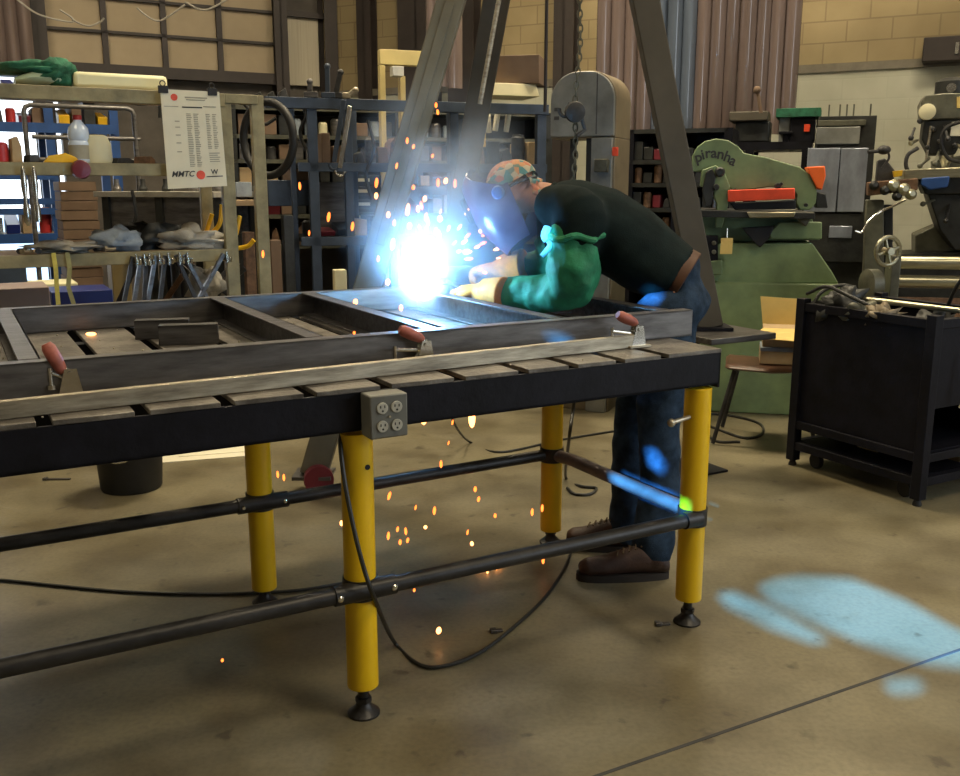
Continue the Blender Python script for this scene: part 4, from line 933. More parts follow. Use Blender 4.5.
# poster
tl, tr_, br, bl = (160, 89), (219, 92), (227, 186), (168, 189)
c = [R1.sz(x, y, -.08) for x, y in (tl, tr_, br, bl)]
po_ = thing('poster', 'white paper poster with columns of small print hanging on the olive rack', 'poster', R1.M @ Matrix.Translation((c[0][0], -.08, c[2][1])))
pv = [(a_, -.083, b_) for a_, b_ in c]+[(a_, -.080, b_) for a_, b_ in c]
MB(R1.M).add(pv, [(0, 1, 2, 3), (7, 6, 5, 4), (0, 4, 5, 1), (1, 5, 6, 2), (2, 6, 7, 3), (3, 7, 4, 0)]).build('poster_sheet', M['paper'], po_, smooth=False)
def uvp(u, v): 
    C = [Vector((a_, b_)) for a_, b_ in c]; a_ = C[0].lerp(C[1], u); b_ = C[3].lerp(C[2], u); r = a_.lerp(b_, v); return r
def pq(q, u0, u1, v0, v1, t=-.0845):
    P_ = [uvp(u0, v0), uvp(u1, v0), uvp(u1, v1), uvp(u0, v1)]; vs = [(a_.x, t, a_.y) for a_ in P_]+[(a_.x, t+.0012, a_.y) for a_ in P_]
    q.add(vs, [(0, 1, 2, 3), (7, 6, 5, 4), (0, 4, 5, 1), (1, 5, 6, 2), (2, 6, 7, 3), (3, 7, 4, 0)])
q = MB(R1.M); pq(q, .40, .78, .065, .078); pq(q, .42, .74, .09, .10); pq(q, .70, .92, .155, .165); pq(q, .04, .28, .165, .172)
for k in range(30):
    v = .235+k*.0185
    pq(q, .40, .40+rnd.uniform(.06, .09), v, v+.008); pq(q, .52, .52+rnd.uniform(.06, .09), v, v+.008)
    if k < 20: pq(q, .73, .73+rnd.uniform(.05, .08), v, v+.008); pq(q, .84, .84+rnd.uniform(.05, .08), v, v+.008)
for v in (.31, .37, .45, .53, .62): pq(q, .20, .28, v, v+.01)
for k in range(5): pq(q, .74, .74+rnd.uniform(.1, .19), .64+k*.022, .648+k*.022)
q.build('fine_print', M['ink_light'], po_, smooth=False)
q = MB(R1.M); pq(q, .34, .68, .165, .178)
q.build('heading', M['ink'], po_, smooth=False)
def text_on(fr, txt, s, z, size, t, m, parent, name, slant=0.0, rot=0.0, bold=True):
    vs, fs = text_mesh(txt, size, .0006, bold); cr, sr = math.cos(rot), math.sin(rot)
    mb = MB(fr.M); mb.add([(s+(v.x+slant*v.y)*cr-v.y*sr, t-v.z, z+(v.x+slant*v.y)*sr+v.y*cr) for v in vs], fs); return mb.build(name, m if not isinstance(m, str) else M[m], parent, smooth=False)
p = uvp(.26, .88); text_on(R1, 'MMTC', p.x, p.y, .042, -.0845, 'ink', po_, 'logo_text', .3, rot=.03)
q = MB(R1.M); p = uvp(.565, .87); q.lathe([(.024, 0), (.024, .0015)], (p.x, -.083, p.y), (0, -1, 0), 20); p = uvp(.22, .075); q.lathe([(.018, 0), (.018, .0015)], (p.x, -.083, p.y), (0, -1, 0), 20); q.build('round_logo', M['red_ink'], po_)
p = uvp(.80, .865); text_on(R1, 'W', p.x, p.y, .036, -.0845, 'ink', po_, 'logo_text')
q = MB(R1.M); pq(q, .66, .94, .885, .895); q.build('logo_line', M['ink'], po_, smooth=False)
for u in (.05, .88):
    p = uvp(u, 0); MB(R1.M).box(p.x-.025, p.x+.025, -.09, -.07, p.y-.02, p.y+.018).build('binder_clip', M['black'], po_, bevel=.002)
    MB(R1.M).torus((p.x, -.075, p.y+.03), (0, 1, 0), .014, .003, 12, 6).build('clip_ring', M['black'], po_)
# things beyond the olive rack
R2 = Frame(60, 8.0, A29)
bc = thing('tube_frame', 'grey round-cornered tube frame standing behind the olive rack', 'tube frame', R2.M)
def rectpath(fr, x0, y0, x1, y1, t, r=.05):
    s0 = fr.sz(x0, (y0+y1)/2, t)[0]; s1 = fr.sz(x1, (y0+y1)/2, t)[0]; za = fr.sz((x0+x1)/2, y0, t)[1]; zc = fr.sz((x0+x1)/2, y1, t)[1]
    return [(s0, t, zc), (s0, t, za-r), (s0+r*.3, t, za-r*.3), (s0+r, t, za), (s1-r, t, za), (s1-r*.3, t, za-r*.3), (s1, t, za-r), (s1, t, zc)]
MB(R2.M).tube(rectpath(R2, 32, 107, 140, 290, 0), .02, 10).build('frame_tube', M['mill_steel'], bc)
zz = R2.sz(90, 138)[1]; MB(R2.M).cyl((R2.sz(32, 138)[0], 0, zz), (R2.sz(140, 138)[0], 0, zz), .018).build('frame_tube', M['mill_steel'], bc)
zz = R2.sz(90, 160)[1]; MB(R2.M).cyl((R2.sz(32, 160)[0], 0, zz), (R2.sz(140, 160)[0], 0, zz), .018).build('frame_tube', M['mill_steel'], bc)
# back storage rack: blue pallet rack by the doorway
R3 = Frame(56, 9.4, A29)
br_ = thing('pallet_rack', 'blue pallet rack with orange beams near the bright doorway', 'rack', R3.M)
for px in (-22, 56, 120): 
    s_ = R3.sz(px, 200)[0]
    for t_ in (0, .8): MB(R3.M).box(s_-.04, s_+.04, t_, t_+.08, 0, 2.15).build('rack_post', M['pallet_blue'], br_)
sA = R3.sz(-22, 200)[0]; sB = R3.sz(120, 200)[0]; sC = R3.sz(56, 200)[0]
for py in (211, 201, 176):
    z = R3.sz(20, py)[1]; MB(R3.M).box(sA, sC, -.02, .03, z-.035, z+.025).build('rack_beam', M['pallet_blue'], br_)
for z, m in ((R3.sz(70, 96)[1], 'pallet_orange'), (R3.sz(70, 128)[1], 'pallet_blue'), (R3.sz(70, 237)[1], 'pallet_blue')):
    MB(R3.M).box(sA, sB, -.02, .03, z-.05, z+.04).build('rack_beam', M[m], br_)
    MB(R3.M).box(sA, sB, .03, .8, z-.0, z+.03).build('rack_deck', M['wood'], br_)
def fillrow(fr, x0, x1, pyb, n, hmin, hmax, t0, t1, kinds, where, group, zabs=None, gap=.1):
    """a row of separate boxes, cans and bins standing on a shelf line"""
    z = zabs if zabs is not None else fr.sz((x0+x1)/2, pyb, t0)[1]
    sa = fr.sz(x0, 200, t0)[0]; sb = fr.sz(x1, 200, t0)[0]; w_ = (sb-sa)/n
    for i in range(n):
        m, kind = kinds[rnd.randrange(len(kinds))]; h = rnd.uniform(hmin, hmax); c = sa+w_*(i+.5); hw = w_*(.5-gap*rnd.uniform(.3, 1.4)); d = rnd.uniform(.6, 1)*(t1-t0)
        q = MB(fr.M)
        if kind == "can": r = min(hw, .08); q.lathe([(r, 0), (r, h*.9), (r*.8, h*.93), (r*.8, h)], (c, t0+r, z+.001), (0, 0, 1), 16)
        elif kind == 'bin': q.add([(c-hw, t0, z+.001), (c+hw, t0, z+.001), (c+hw, t0+d, z+.001), (c-hw, t0+d, z+.001), (c-hw, t0-.02, z+h*.5), (c+hw, t0-.02, z+h*.5), (c+hw, t0+d, z+h), (c-hw, t0+d, z+h)], [(3,2,1,0),(4,5,6,7),(0,1,5,4),(1,2,6,5),(2,3,7,6),(3,0,4,7)])
        elif kind == 'part': q.prism([(c-hw, z+.001), (c+hw, z+.001), (c+hw*.8, z+h*.5), (c+hw*.3, z+h), (c-hw*.5, z+h*.8)], t0, t0+d*.5)
        else: q.box(c-hw, c+hw, t0, t0+d, z+.001, z+h)
        nm = {'can': 'paint_can', 'bin': 'parts_bin', 'part': 'machine_part', 'box': 'carton'}[kind]
        col = {'carton_tan': 'tan', 'carton': 'brown', 'iron': 'black', 'mach_dk': 'dark grey', 'dark_red': 'dark red', 'red_plastic': 'red', 'rack_blue': 'slate blue', 'pallet_blue': 'blue', 'carton_white': 'cream', 'mill_steel': 'grey', 'rust': 'rusty', 'yellow_tool': 'yellow', 'paper': 'white', 'pallet_orange': 'orange', 'cloth_green': 'green', 'blue_plastic': 'blue', 'black': 'black', 'tarp_blue': 'pale blue', 'bright_steel': 'pale steel'}[m]
        kw = {'can': 'can', 'bin': 'open parts bin', 'part': 'metal part', 'box': 'carton'}[kind]
        tag(q.build(nm, M[m], bevel=.004), '%s %s %s' % (col, kw, where), {'can': 'can', 'bin': 'bin', 'part': 'machine part', 'box': 'box'}[kind], '%s %ss %s' % (col, kw, group))
mix = [('iron', 'part'), ('mach_dk', 'part'), ('rust', 'part'), ('carton', 'box'), ('carton_tan', 'box'), ('rack_blue', 'bin'), ('mill_steel', 'can'), ('dark_red', 'bin'), ('mach_dk', 'box'), ('iron', 'can')]
bright = [('carton_tan', 'box'), ('yellow_tool', 'bin'), ('red_plastic', 'can'), ('tarp_blue', 'box'), ('blue_plastic', 'bin'), ('carton_white', 'box'), ('rust', 'part')]
fillrow(R3, 0, 100, 0, 8, .08, .16, .05, .6, bright, 'on the top deck of the blue pallet rack', 'on the top deck of the pallet rack', R3.sz(70, 96)[1]+.04)
fillrow(R3, -15, 115, 0, 10, .12, .24, .05, .6, bright+mix, 'on the middle deck of the blue pallet rack', 'on the middle deck of the pallet rack', R3.sz(70, 128)[1]+.04)
fillrow(R3, -15, 52, 0, 4, .15, .26, .05, .6, bright, 'low down on the blue pallet rack by the doorway', 'low on the pallet rack', R3.sz(70, 237)[1]+.04)
# stack of brown boards
R4 = Frame(60, 8.5, A29); z0 = R4.sz(78, 242)[1]; z1 = R4.sz(78, 181)[1]; sa = R4.sz(60, 200)[0]; sb = R4.sz(97, 200)[0]
n = 16
bs = thing('board_stack_pallet', 'wooden pallet stack of brown boards left of the grey workbench', 'pallet', R4.M)
for k in range(n):
    zz = .1+(z1-.1)*k/n; o_ = rnd.uniform(-.012, .012); MB(R4.M).box(sa+o_, sb+o_, o_, .5+o_, zz, zz+(z1-.1)/n-.006).build('brown_board', M['carton'], bs, bevel=.003)
MB(R4.M).box(sa, sb, 0, .5, .001, .1).build('pallet_base', M['wood'], bs)
# grey workbench running back
wb = Frame(150, 7.0, math.radians(-28)); sA = wb.sz(92, 180)[0]; sB = wb.sz(214, 205)[0]; z = .5*(wb.sz(92, 180)[1]+wb.sz(205, 204)[1])
t = thing('workbench', 'long grey workbench with a pale edged top behind the poster', 'workbench', wb.M)
MB(wb.M).box(sA, sB, 0, .5, z-.04, z).build('bench_top', M['tarp_white'], t, bevel=.003)
MB(wb.M).box(sA+.05, sB-.05, .05, .45, z-.30, z-.04).build('bench_apron', M['mill_steel'], t)
for s_ in (sA+.05, (sA+sB)/2, sB-.1):
    for t_ in (.03, .4): MB(wb.M).box(s_, s_+.07, t_, t_+.07, 0, z-.04).build('bench_leg', M['mach_dk'], t)
for i in range(7):
    s_ = sA+(sB-sA)*(i+.5)/7; q = MB(wb.M).lathe([(.03, 0), (.035, .02), (.02, .05), (.02, .09)], (s_, .15+.1*(i % 3), z+.001), (0, 0, 1), 12)
    tag(q.build('steel_fitting', M['mach_dk' if i % 2 else 'mill_steel']), 'small turned steel fitting standing on the grey workbench', 'steel fitting', 'fittings on the grey workbench')
for i, (px, h) in enumerate([(180, 1.0), (172, .9), (205, .85)]):
    f2 = Frame(px, 6.7, A29); q = MB(f2.M).cyl((0, 0, .001), (0, 0, h), .045).lathe([(.045, h), (.02, h+.04), (.02, h+.1)], n=16)
    tag(q.build('gas_cylinder', M['mach_dk']), 'slim dark gas cylinder standing by the grey workbench, ' + ['middle', 'leftmost', 'rightmost'][i] + ' of three', 'gas cylinder', 'gas cylinders by the workbench')
for i, (pts, lab) in enumerate([([(222, 205), (219, 225), (206, 236), (212, 214)], 'yellow curved hose hanging inside the rack post'), ([(240, 216), (236, 234), (231, 245), (228, 247)], 'yellow hose stub right of the rack post'), ([(254, 240), (248, 246), (238, 248), (231, 246)], 'short yellow hose curving behind the second rack post')]):
    tag(MB().tube(catmull([atY(x, y, 5.9) for x, y in pts]), .014, 8).build('air_hose', M['yellow_tool']), lab, 'hose')
# blue bin, pinkish board on the floor/low trolley
f2 = Frame(85, 6.2, A29); pbox(f2, 52, 291, 113, 306, 0, .4, 'storage_bin', 'blue_plastic', 'blue plastic bin low down behind the frame at left', 'bin', zb=0)
f2 = Frame(20, 5.6, A29); pbox(f2, -40, 289, 50, 306, 0, .4, 'low_cabinet', 'pink_board', 'pinkish grey low cabinet at the far left behind the table', 'cabinet', zb=0)
f2 = Frame(50, 6.9, A29); pbox(f2, 28, 284, 78, 289, .1, .5, 'foam_sheet', 'cream', 'pale foam sheet lying behind the yellow straps', 'foam sheet')
f2 = Frame(120, 6.6, A29); pbox(f2, 112, 262, 131, 292, 0, .2, 'olive_bin', 'olive_bin', 'small olive brown box standing under the lower shelf', 'box', zb=0)
f2 = Frame(15, 7.0, A29); pbox(f2, -25, 262, 27, 292, 0, .4, 'dark_cabinet', 'rack_blue', 'slate blue cabinet standing low at the far left', 'cabinet', zb=0)
# plastic bag and leaning stock behind the rack post, wires in the shelves
p = atY(205, 284, 5.9); heap('plastic_bag', 'tarp_white', p, .10, .08, .10, 'crumpled clear plastic bag hanging behind the bar clamps by the rack post', 'bag', 21, amp=.5)
for i, (x0, y0, x1, y1, m) in enumerate([(176, 262, 214, 296, 'mach_dk'), (186, 262, 226, 292, 'iron'), (196, 300, 238, 262, 'mill_steel'), (208, 300, 245, 268, 'iron'), (166, 300, 196, 256, 'rust'), (120, 300, 140, 255, 'iron'), (236, 262, 222, 300, 'bright_steel')]):
    e0, e1 = atY(x0, y0, 6.05+.05*i), atY(x1, y1, 6.05+.05*i); (e0, e1) = (e0, e1) if e0.z > e1.z else (e1, e0); e1 = e0+(e1-e0)*(e0.z/(e0.z-e1.z))*.985
    tag(MB().bar(e0, e1, .035, .02, (0, 1, 0)).build('steel_strip', M[m], bevel=.002), 'flat steel strip leaning in the tangle behind the bar clamps', 'steel strip', 'steel strips behind the bar clamps')
for i, pts in enumerate([[(118, 100), (140, 104), (158, 103), (160, 118)], [(232, 102), (240, 96), (252, 98), (262, 100)], [(240, 100), (252, 112), (264, 124), (276, 118)], [(300, 100), (306, 116), (300, 132), (306, 150)], [(368, 120), (374, 150), (366, 175), (372, 200)], [(132, 190), (136, 215), (130, 235), (138, 248)]]):
    tag(MB().tube(catmull([atY(x, y, 6.6) for x, y in pts]), .012, 8).build('loose_cable', M['cable']), 'loose black cable %s' % ['drooping over the tube frame left of the poster', 'heaped on top of the olive rack right of the poster', 'hanging from the beam between the olive posts', 'hanging at the left end of the slate blue rack', 'hanging in front of the drawer cabinet', 'hanging under the middle shelf above the blue cloth'][i], 'cable')
# ================================================================== BLUE-GREY RACK (middle)
R5 = Frame(318, 6.5, math.radians(19))
r5 = thing('storage_rack', 'slate blue steel rack in the middle with cluttered shelves', 'rack', R5.M)
zt5 = R5.sz(318, 98)[1]; s0 = R5.sz(266, 120)[0]; s1 = R5.sz(548, 120)[0]
MB(R5.M).box(s0, s1, -.02, .05, zt5-.07, zt5).build('rack_beam', M['rack_blue'], r5, bevel=.003)
for px, w_, t_ in ((295, .035, .1), (315, .065, 0), (350, .055, .02), (356, .04, .6), (455, .06, 0), (541, .07, 0), (452, .05, .6)):
    s_ = R5.sz(px, 200, t_)[0]; MB(R5.M).box(s_-w_/2, s_+w_/2, t_, t_+.05, 0, zt5-.01).build('rack_post', M['rack_blue'], r5, bevel=.003)
for py in (163, 236):
    z = R5.sz(380, py)[1]; MB(R5.M).box(s0+.2, s1, -.0, .04, z-.06, z).build('rack_beam', M['rack_blue'], r5, bevel=.003)
    MB(R5.M).box(s0+.2, s1, .04, .62, z-.03, z-.005).build('shelf', M['mach_dk'], r5)
zs1 = R5.sz(380, 163)[1]; zs2 = R5.sz(380, 236)[1]
def shelf_on(px, z, t): return R5.w(R5.sz(px, 200, t)[0], t, z)
fillrow(R5, 322, 400, 0, 7, .08, .2, .1, .5, mix, 'on the upper shelf of the slate blue rack', 'on the upper shelf of the blue rack', zs1, .1)
fillrow(R5, 300, 450, 0, 9, .06, .16, .1, .5, mix, 'on the lower shelf of the slate blue rack', 'on the lower shelf of the blue rack', zs2, .1)
fillrow(R5, 458, 540, 0, 6, .10, .24, .1, .5, mix, 'on the upper shelf behind the welder', 'on the upper shelf behind the welder', zs1, .05)
# tools on top of the rack
def tool_top(px, h, a_, m, lab, cat='hand tool'):
    p = shelf_on(px, zt5, .0); q = MB(TR(p.x, p.y, p.z, 0)); q.bar((0, 0, .0), (math.sin(a_)*h, 0, math.cos(a_)*h), .03, .03, (0, 1, 0)); q.ball((math.sin(a_)*h, 0, math.cos(a_)*h), .022, n=10, m=6)
    q.bar((-.04, 0, .02), (.05, 0, .02), .04, .035, (0, 0, 1)); return tag(q.build('hand_tool', M[m], bevel=.003), lab, cat)
tool_top(314, .10, 0, 'mill_steel', 'grey steel tool standing upright on top of the slate blue rack', )
tool_top(331, .20, .02, 'rack_blue', 'tall blue handled vise standing on top of the slate blue rack')
tool_top(338, .17, .25, 'iron', 'slanting dark lever on top of the slate blue rack')
tool_top(346, .10, 1.0, 'bright_steel', 'pale steel clamp lying on top of the slate blue rack')
for i, (xa, ya, xb, yb, m, lab) in enumerate([(344, 100, 334, 162, 'rack_blue', 'long blue clamp bar hanging inside the slate blue rack'), (350, 106, 340, 168, 'chrome', 'shiny steel clamp bar hanging beside the blue one')]):
    a1 = atY(xa, ya, 6.42); a2 = atY(xb, yb, 6.42); q = MB().bar(a1, a2, .03, .02, (0, 1, 0)).torus(a2+Vector((0, 0, -.02)), (0, 1, 0), .03, .01, 14, 6, 0, 3.4); tag(q.build('hanging_clamp', M[m], bevel=.002), lab, 'clamp')
# row of pale handles beyond, red cases, drawer cabinet
R6 = Frame(350, 7.7, math.radians(19))
bk6 = thing('shelf_unit', 'dark shelf unit standing behind the slate blue rack', 'shelf unit', R6.M)
sA = R6.sz(236, 200)[0]; sB = R6.sz(548, 200)[0]; zt6 = R6.sz(350, 108)[1]
for s_ in (sA, sB, (sA+sB)/2): MB(R6.M).box(s_-.03, s_+.03, 0, .5, 0, zt6).build('side_panel', M['mach_dk'], bk6)
MB(R6.M).box(sA, sB, .48, .5, 0, zt6).build('back_panel', M['wall_dark'], bk6)
shz = [R6.sz(350, y)[1] for y in (136, 160, 186, 214, 244)]
for z in [zt6]+shz: MB(R6.M).box(sA, sB, 0, .48, z-.03, z).build('shelf', M['mach'], bk6)
for k, z in enumerate(shz):
    kinds = [[('carton_white', 'can'), ('tarp_blue', 'can'), ('mach_dk', 'box'), ('mill_steel', 'can'), ('carton', 'box')], [('iron', 'part'), ('mill_steel', 'box'), ('carton', 'box'), ('iron', 'can')], [('dark_red', 'bin'), ('mach_dk', 'box'), ('carton_tan', 'box'), ('iron', 'part'), ('rack_blue', 'bin')], mix, mix][k]
    fillrow(R6, 240, 455, 0, 17, .08, .17, .02, .4, kinds, 'on the %s shelf of the dark shelf unit' % ['top', 'second', 'middle', 'fourth', 'bottom'][k], 'on the %s shelf of the dark unit' % ['top', 'second', 'middle', 'fourth', 'bottom'][k], z, .12)
fillrow(R6, 245, 330, 0, 7, .06, .14, .02, .4, [('iron', 'part'), ('mach_dk', 'part'), ('rust', 'part')], 'lying on top of the dark shelf unit', 'on top of the dark unit', zt6, .02)
fillrow(R6, 462, 545, 0, 9, .10, .2, .02, .4, [('rack_blue', 'bin'), ('mach_dk', 'box'), ('iron', 'part'), ('pallet_blue', 'bin')], 'on the second shelf of the dark unit behind the welder', 'behind the welder', shz[1], .06)
dcab = Frame(366, 7.32, math.radians(19)); s0 = dcab.sz(353, 200)[0]; s1 = dcab.sz(390, 200)[0]; za = dcab.sz(370, 172)[1]
t = thing('drawer_cabinet', 'black drawer cabinet with white label strips behind the slate blue rack', 'cabinet', dcab.M)
MB(dcab.M).box(s0, s1, .02, .28, 0, za).build('cabinet_body', M['black_paint'], t)
for k, y in enumerate((180, 191, 204, 217, 230, 243)):
    z = dcab.sz(370, y)[1]; d = MB(dcab.M).box(s0+.01, s1-.01, .0, .02, z-.04, z+.035).build('drawer', M['mach_dk'], t, bevel=.002)
    MB(dcab.M).box(s0+.03, s0+.13, -.004, .0, z-.012, z+.012).build('drawer_label', M['paper'], d, smooth=False)
f2 = Frame(333, 6.85, math.radians(19)); pbox(f2, 320, 182, 345, 232, 0, .3, 'equipment_case', 'mill_steel', 'grey equipment case standing between the slate blue posts', 'case')
f2 = Frame(246, 6.9, A29); pbox(f2, 236, 182, 252, 197, 0, .3, 'blue_case', 'tarp_blue', 'pale blue case seen between the two olive rack posts', 'case')
f2 = Frame(246, 6.8, A29); pbox(f2, 234, 200, 262, 206, 0, .4, 'wood_board', 'wood', 'tan board under the pale blue case between the rack posts', 'board')
f2 = Frame(282, 6.9, A29); pbox(f2, 268, 180, 309, 206, 0, .3, 'tool_chest', 'rack_blue', 'dark slate tool chest left of the slate blue rack', 'tool chest')
pbox(f2, 290, 165, 309, 182, .02, .2, 'carton', 'carton', 'brown carton on the dark slate tool chest', 'box')
f2 = Frame(275, 6.3, A29)
for px, m, h in ((251, 'rust', 232), (277, 'carton', 240), (290, 'mach_dk', 215)):
    pbox(f2, px-5, h, px+5, 300, 0, .06, 'upright_offcut', m, {'rust': 'rusty post stub leaning behind the second olive post', 'carton': 'brown wooden post stub between the racks', 'mach_dk': 'dark steel post stub left of the slate blue rack'}[m], 'post', zb=0)
f2 = Frame(341, 6.1, math.radians(19)); pbox(f2, 335, 270, 347, 300, 0, .08, 'fuse_box', 'carton_white', 'small cream post box standing behind the frame rail', 'box', zb=0)
# black tyre ring
p = atY(268, 139, 6.2); tag(MB().torus(p, (-.55, -.8, 0), .225, .026, 40, 10).build('rubber_hoop', M['black']), 'large black rubber hoop hanging behind the second olive rack post', 'hoop')
# low shelf with metal stock under blue rack
f2 = Frame(380, 6.3, math.radians(19))
for i in range(9):
    s_ = f2.sz(300+i*16, 260)[0]; q = MB(f2.M).box(s_, s_+.08, .02*i % .1, .25, 0, .45+.12*((i*7) % 4)/3)
    tag(q.build('steel_stock', M[['mach_dk', 'iron', 'rust', 'black_paint'][i % 4]], bevel=.004), 'dark steel stock standing under the slate blue rack', 'steel stock', 'steel stock under the blue rack')
# boxes on top of the blue rack beam
f2 = Frame(515, 6.45, math.radians(19)); s0 = f2.sz(487, 100)[0]; s1 = f2.sz(537, 100)[0]; z0 = R5.sz(515, 103)[1]+.002; z1 = f2.sz(515, 83)[1]
tag(MB(f2.M).add([(s0, 0, z0), (s1+.02, 0, z0), (s1+.02, .3, z0), (s0, .3, z0), (s0+.02, .02, z1), (s1, .02, z1), (s1, .28, z1), (s0+.02, .28, z1)], [(3,2,1,0),(4,5,6,7),(0,1,5,4),(1,2,6,5),(2,3,7,6),(3,0,4,7)]).build('white_box', M['carton_white'], bevel=.004), 'cream white box lying on the rack beam above the welder', 'box')
f3 = Frame(515, 6.5, math.radians(-12)); pbox(f3, 496, 55, 539, 82, 0, .28, 'carton', 'carton', 'brown cardboard box stacked on the cream white box', 'box', zb=z1+.003)
# small bright cans hanging behind the welder
for i, (x, y) in enumerate(((479, 118), (488, 120), (497, 118), (508, 119))):
    p = atY(x, y, 7.0); q = MB().lathe([(.018, -.09), (.02, -.08), (.02, .05), (.008, .075), (.008, .09)], p, (.15 if i > 1 else -.08, 0, 1), 12)
    tag(q.build('spray_bottle', M['paper']), 'small white bottle hanging behind the rack beam above the welder, %s of four' % ['leftmost', 'second from left', 'second from right', 'rightmost'][i], 'bottle', 'white bottles above the welder')
f2 = Frame(484, 6.9, math.radians(19)); pbox(f2, 481, 132, 486, 147, 0, .01, 'hanging_tag', 'tag', 'yellow tag hanging behind the rack above the welder', 'tag')
# pale yellow gantry frame
f2 = Frame(395, 7.35, math.radians(19)); t = thing('gantry_frame', 'pale yellow steel frame standing behind the left tripod leg', 'frame', f2.M)
def pb(fr, a_, name, m, t_, t0=0, t1=.08, zb=None, bevel=.003): return pbox(fr, *a_, t0, t1, name, m, parent=t_, zb=zb, bevel=bevel)
pb(f2, (380, 50, 424, 65), 'cross_beam', 'gantry_yellow', t); pb(f2, (381, 65, 386, 155), 'upright', 'gantry_yellow', t, zb=0); pb(f2, (401, 76, 406, 155), 'upright', 'gantry_yellow', t, zb=0)
f2 = Frame(404, 7.25, math.radians(19)); pbox(f2, 393, 66, 404, 76, 0, .1, 'lamp_housing', 'white_lamp', 'small white lamp housing under the pale yellow beam', 'lamp')
# ================================================================== BAND SAW
BS = Frame(552, 6.0, math.radians(-24)); t = thing('band_saw', 'tall grey band saw with a rounded top and tan side behind the welder', 'band saw', BS.M)
s0, _ = BS.sz(550, 100); s1, _ = BS.sz(615, 100); za = BS.sz(590, 70)[1]; zb_ = BS.sz(580, 138)[1]; r = (za-zb_)*.42
def dome(s0, s1, zb_, za, r):
    pts = [(s0, zb_)]
    for k in range(9): an = PI-k*PI/16; pts.append((s0+r+r*math.cos(an), za-r+r*math.sin(an)))
    for k in range(9): an = PI/2-k*PI/16; pts.append((s1-r+r*math.cos(an), za-r+r*math.sin(an)))
    pts.append((s1, zb_)); return pts
MB(BS.M).prism(dome(s0, s1, zb_, za, r), .03, .36).build('upper_housing', M['saw_side'], t, bevel=.004)
d = MB(BS.M).prism(dome(s0+.005, s1-.005, zb_+.01, za-.005, r), .0, .03).build('housing_door', M['saw_grey'], t, bevel=.004)
sm = BS.sz(597, 100)[0]; MB(BS.M).box(sm-.003, sm+.003, -.003, 0, zb_+.02, za-.02).build('door_seam', M['ink'], d, smooth=False)
for k in (0, 1):
    zz = zb_+.12+.05*k; MB(BS.M).box(s0+.03, s0+.06, -.004, 0, zz-.01, zz+.01).build('door_vent', M['ink'], d, smooth=False)
MB(BS.M).box(s1-.14, s1, .03, .36, .0, zb_).build('saw_column', M['saw_side'], t, bevel=.004)
MB(BS.M).box(s1-.14, s1-.01, .0, .03, .0, zb_).build('column_panel', M['saw_grey'], t, bevel=.004)
MB(BS.M).box(s0, s1, .03, .36, .0, .85).build('lower_housing', M['saw_side'], t, bevel=.006)
MB(BS.M).box(s0-.1, s1-.16, -.1, .4, .92, .95).build('saw_table', M['mill_steel'], t, bevel=.004)
MB(BS.M).box(s0+.1, s0+.13, .1, .14, .95, zb_).build('saw_guide', M['mach_dk'], t)
q = MB(BS.M).box(s0+.22, s0+.28, .05, .12, 1.35, zb_).box(s0+.2, s0+.3, .04, .13, 1.3, 1.36); q.build('guide_post', M['mach_dk'], t, bevel=.003)
pbox(BS, 594, 159, 607, 172, -.05, .0, 'switch_box', 'mach', parent=t); pbox(BS, 612, 147, 618, 156, -.012, -.0, 'red_tag', 'safety_red', parent=t)
# shelf of dark stock right of the saw
R7 = Frame(660, 7.2, math.radians(-20)); t = thing('stock_shelf', 'dark shelving full of steel stock between the saw and green machine', 'shelf', R7.M)
s0 = R7.sz(628, 200)[0]; s1 = R7.sz(725, 200)[0]; za = R7.sz(660, 129)[1]
for s_ in (s0, (s0+s1)/2, s1): MB(R7.M).box(s_-.03, s_+.03, 0, .45, 0, za).build('side_panel', M['black_paint'], t)
zz7 = [R7.sz(660, y)[1] for y in (129, 160, 183, 208, 236, 268)]
for z in zz7: MB(R7.M).box(s0, s1, 0, .45, z-.03, z).build('shelf_board', M['mach_dk'], t)
MB(R7.M).box(s0, s1, .44, .46, 0, za).build('back_panel', M['black_paint'], t)
for k, z in enumerate(zz7[1:]): fillrow(R7, 632, 722, 0, 9, .07, .15, .02, .3, [('mill_steel', 'part'), ('rust', 'can'), ('mach_dk', 'box'), ('iron', 'part'), ('dark_red', 'box')], 'on the %s row of the shelving left of the green machine' % ['top', 'second', 'third', 'fourth', 'lowest'][k], 'in the %s row left of the green machine' % ['top', 'second', 'third', 'fourth', 'lowest'][k], z, .1)
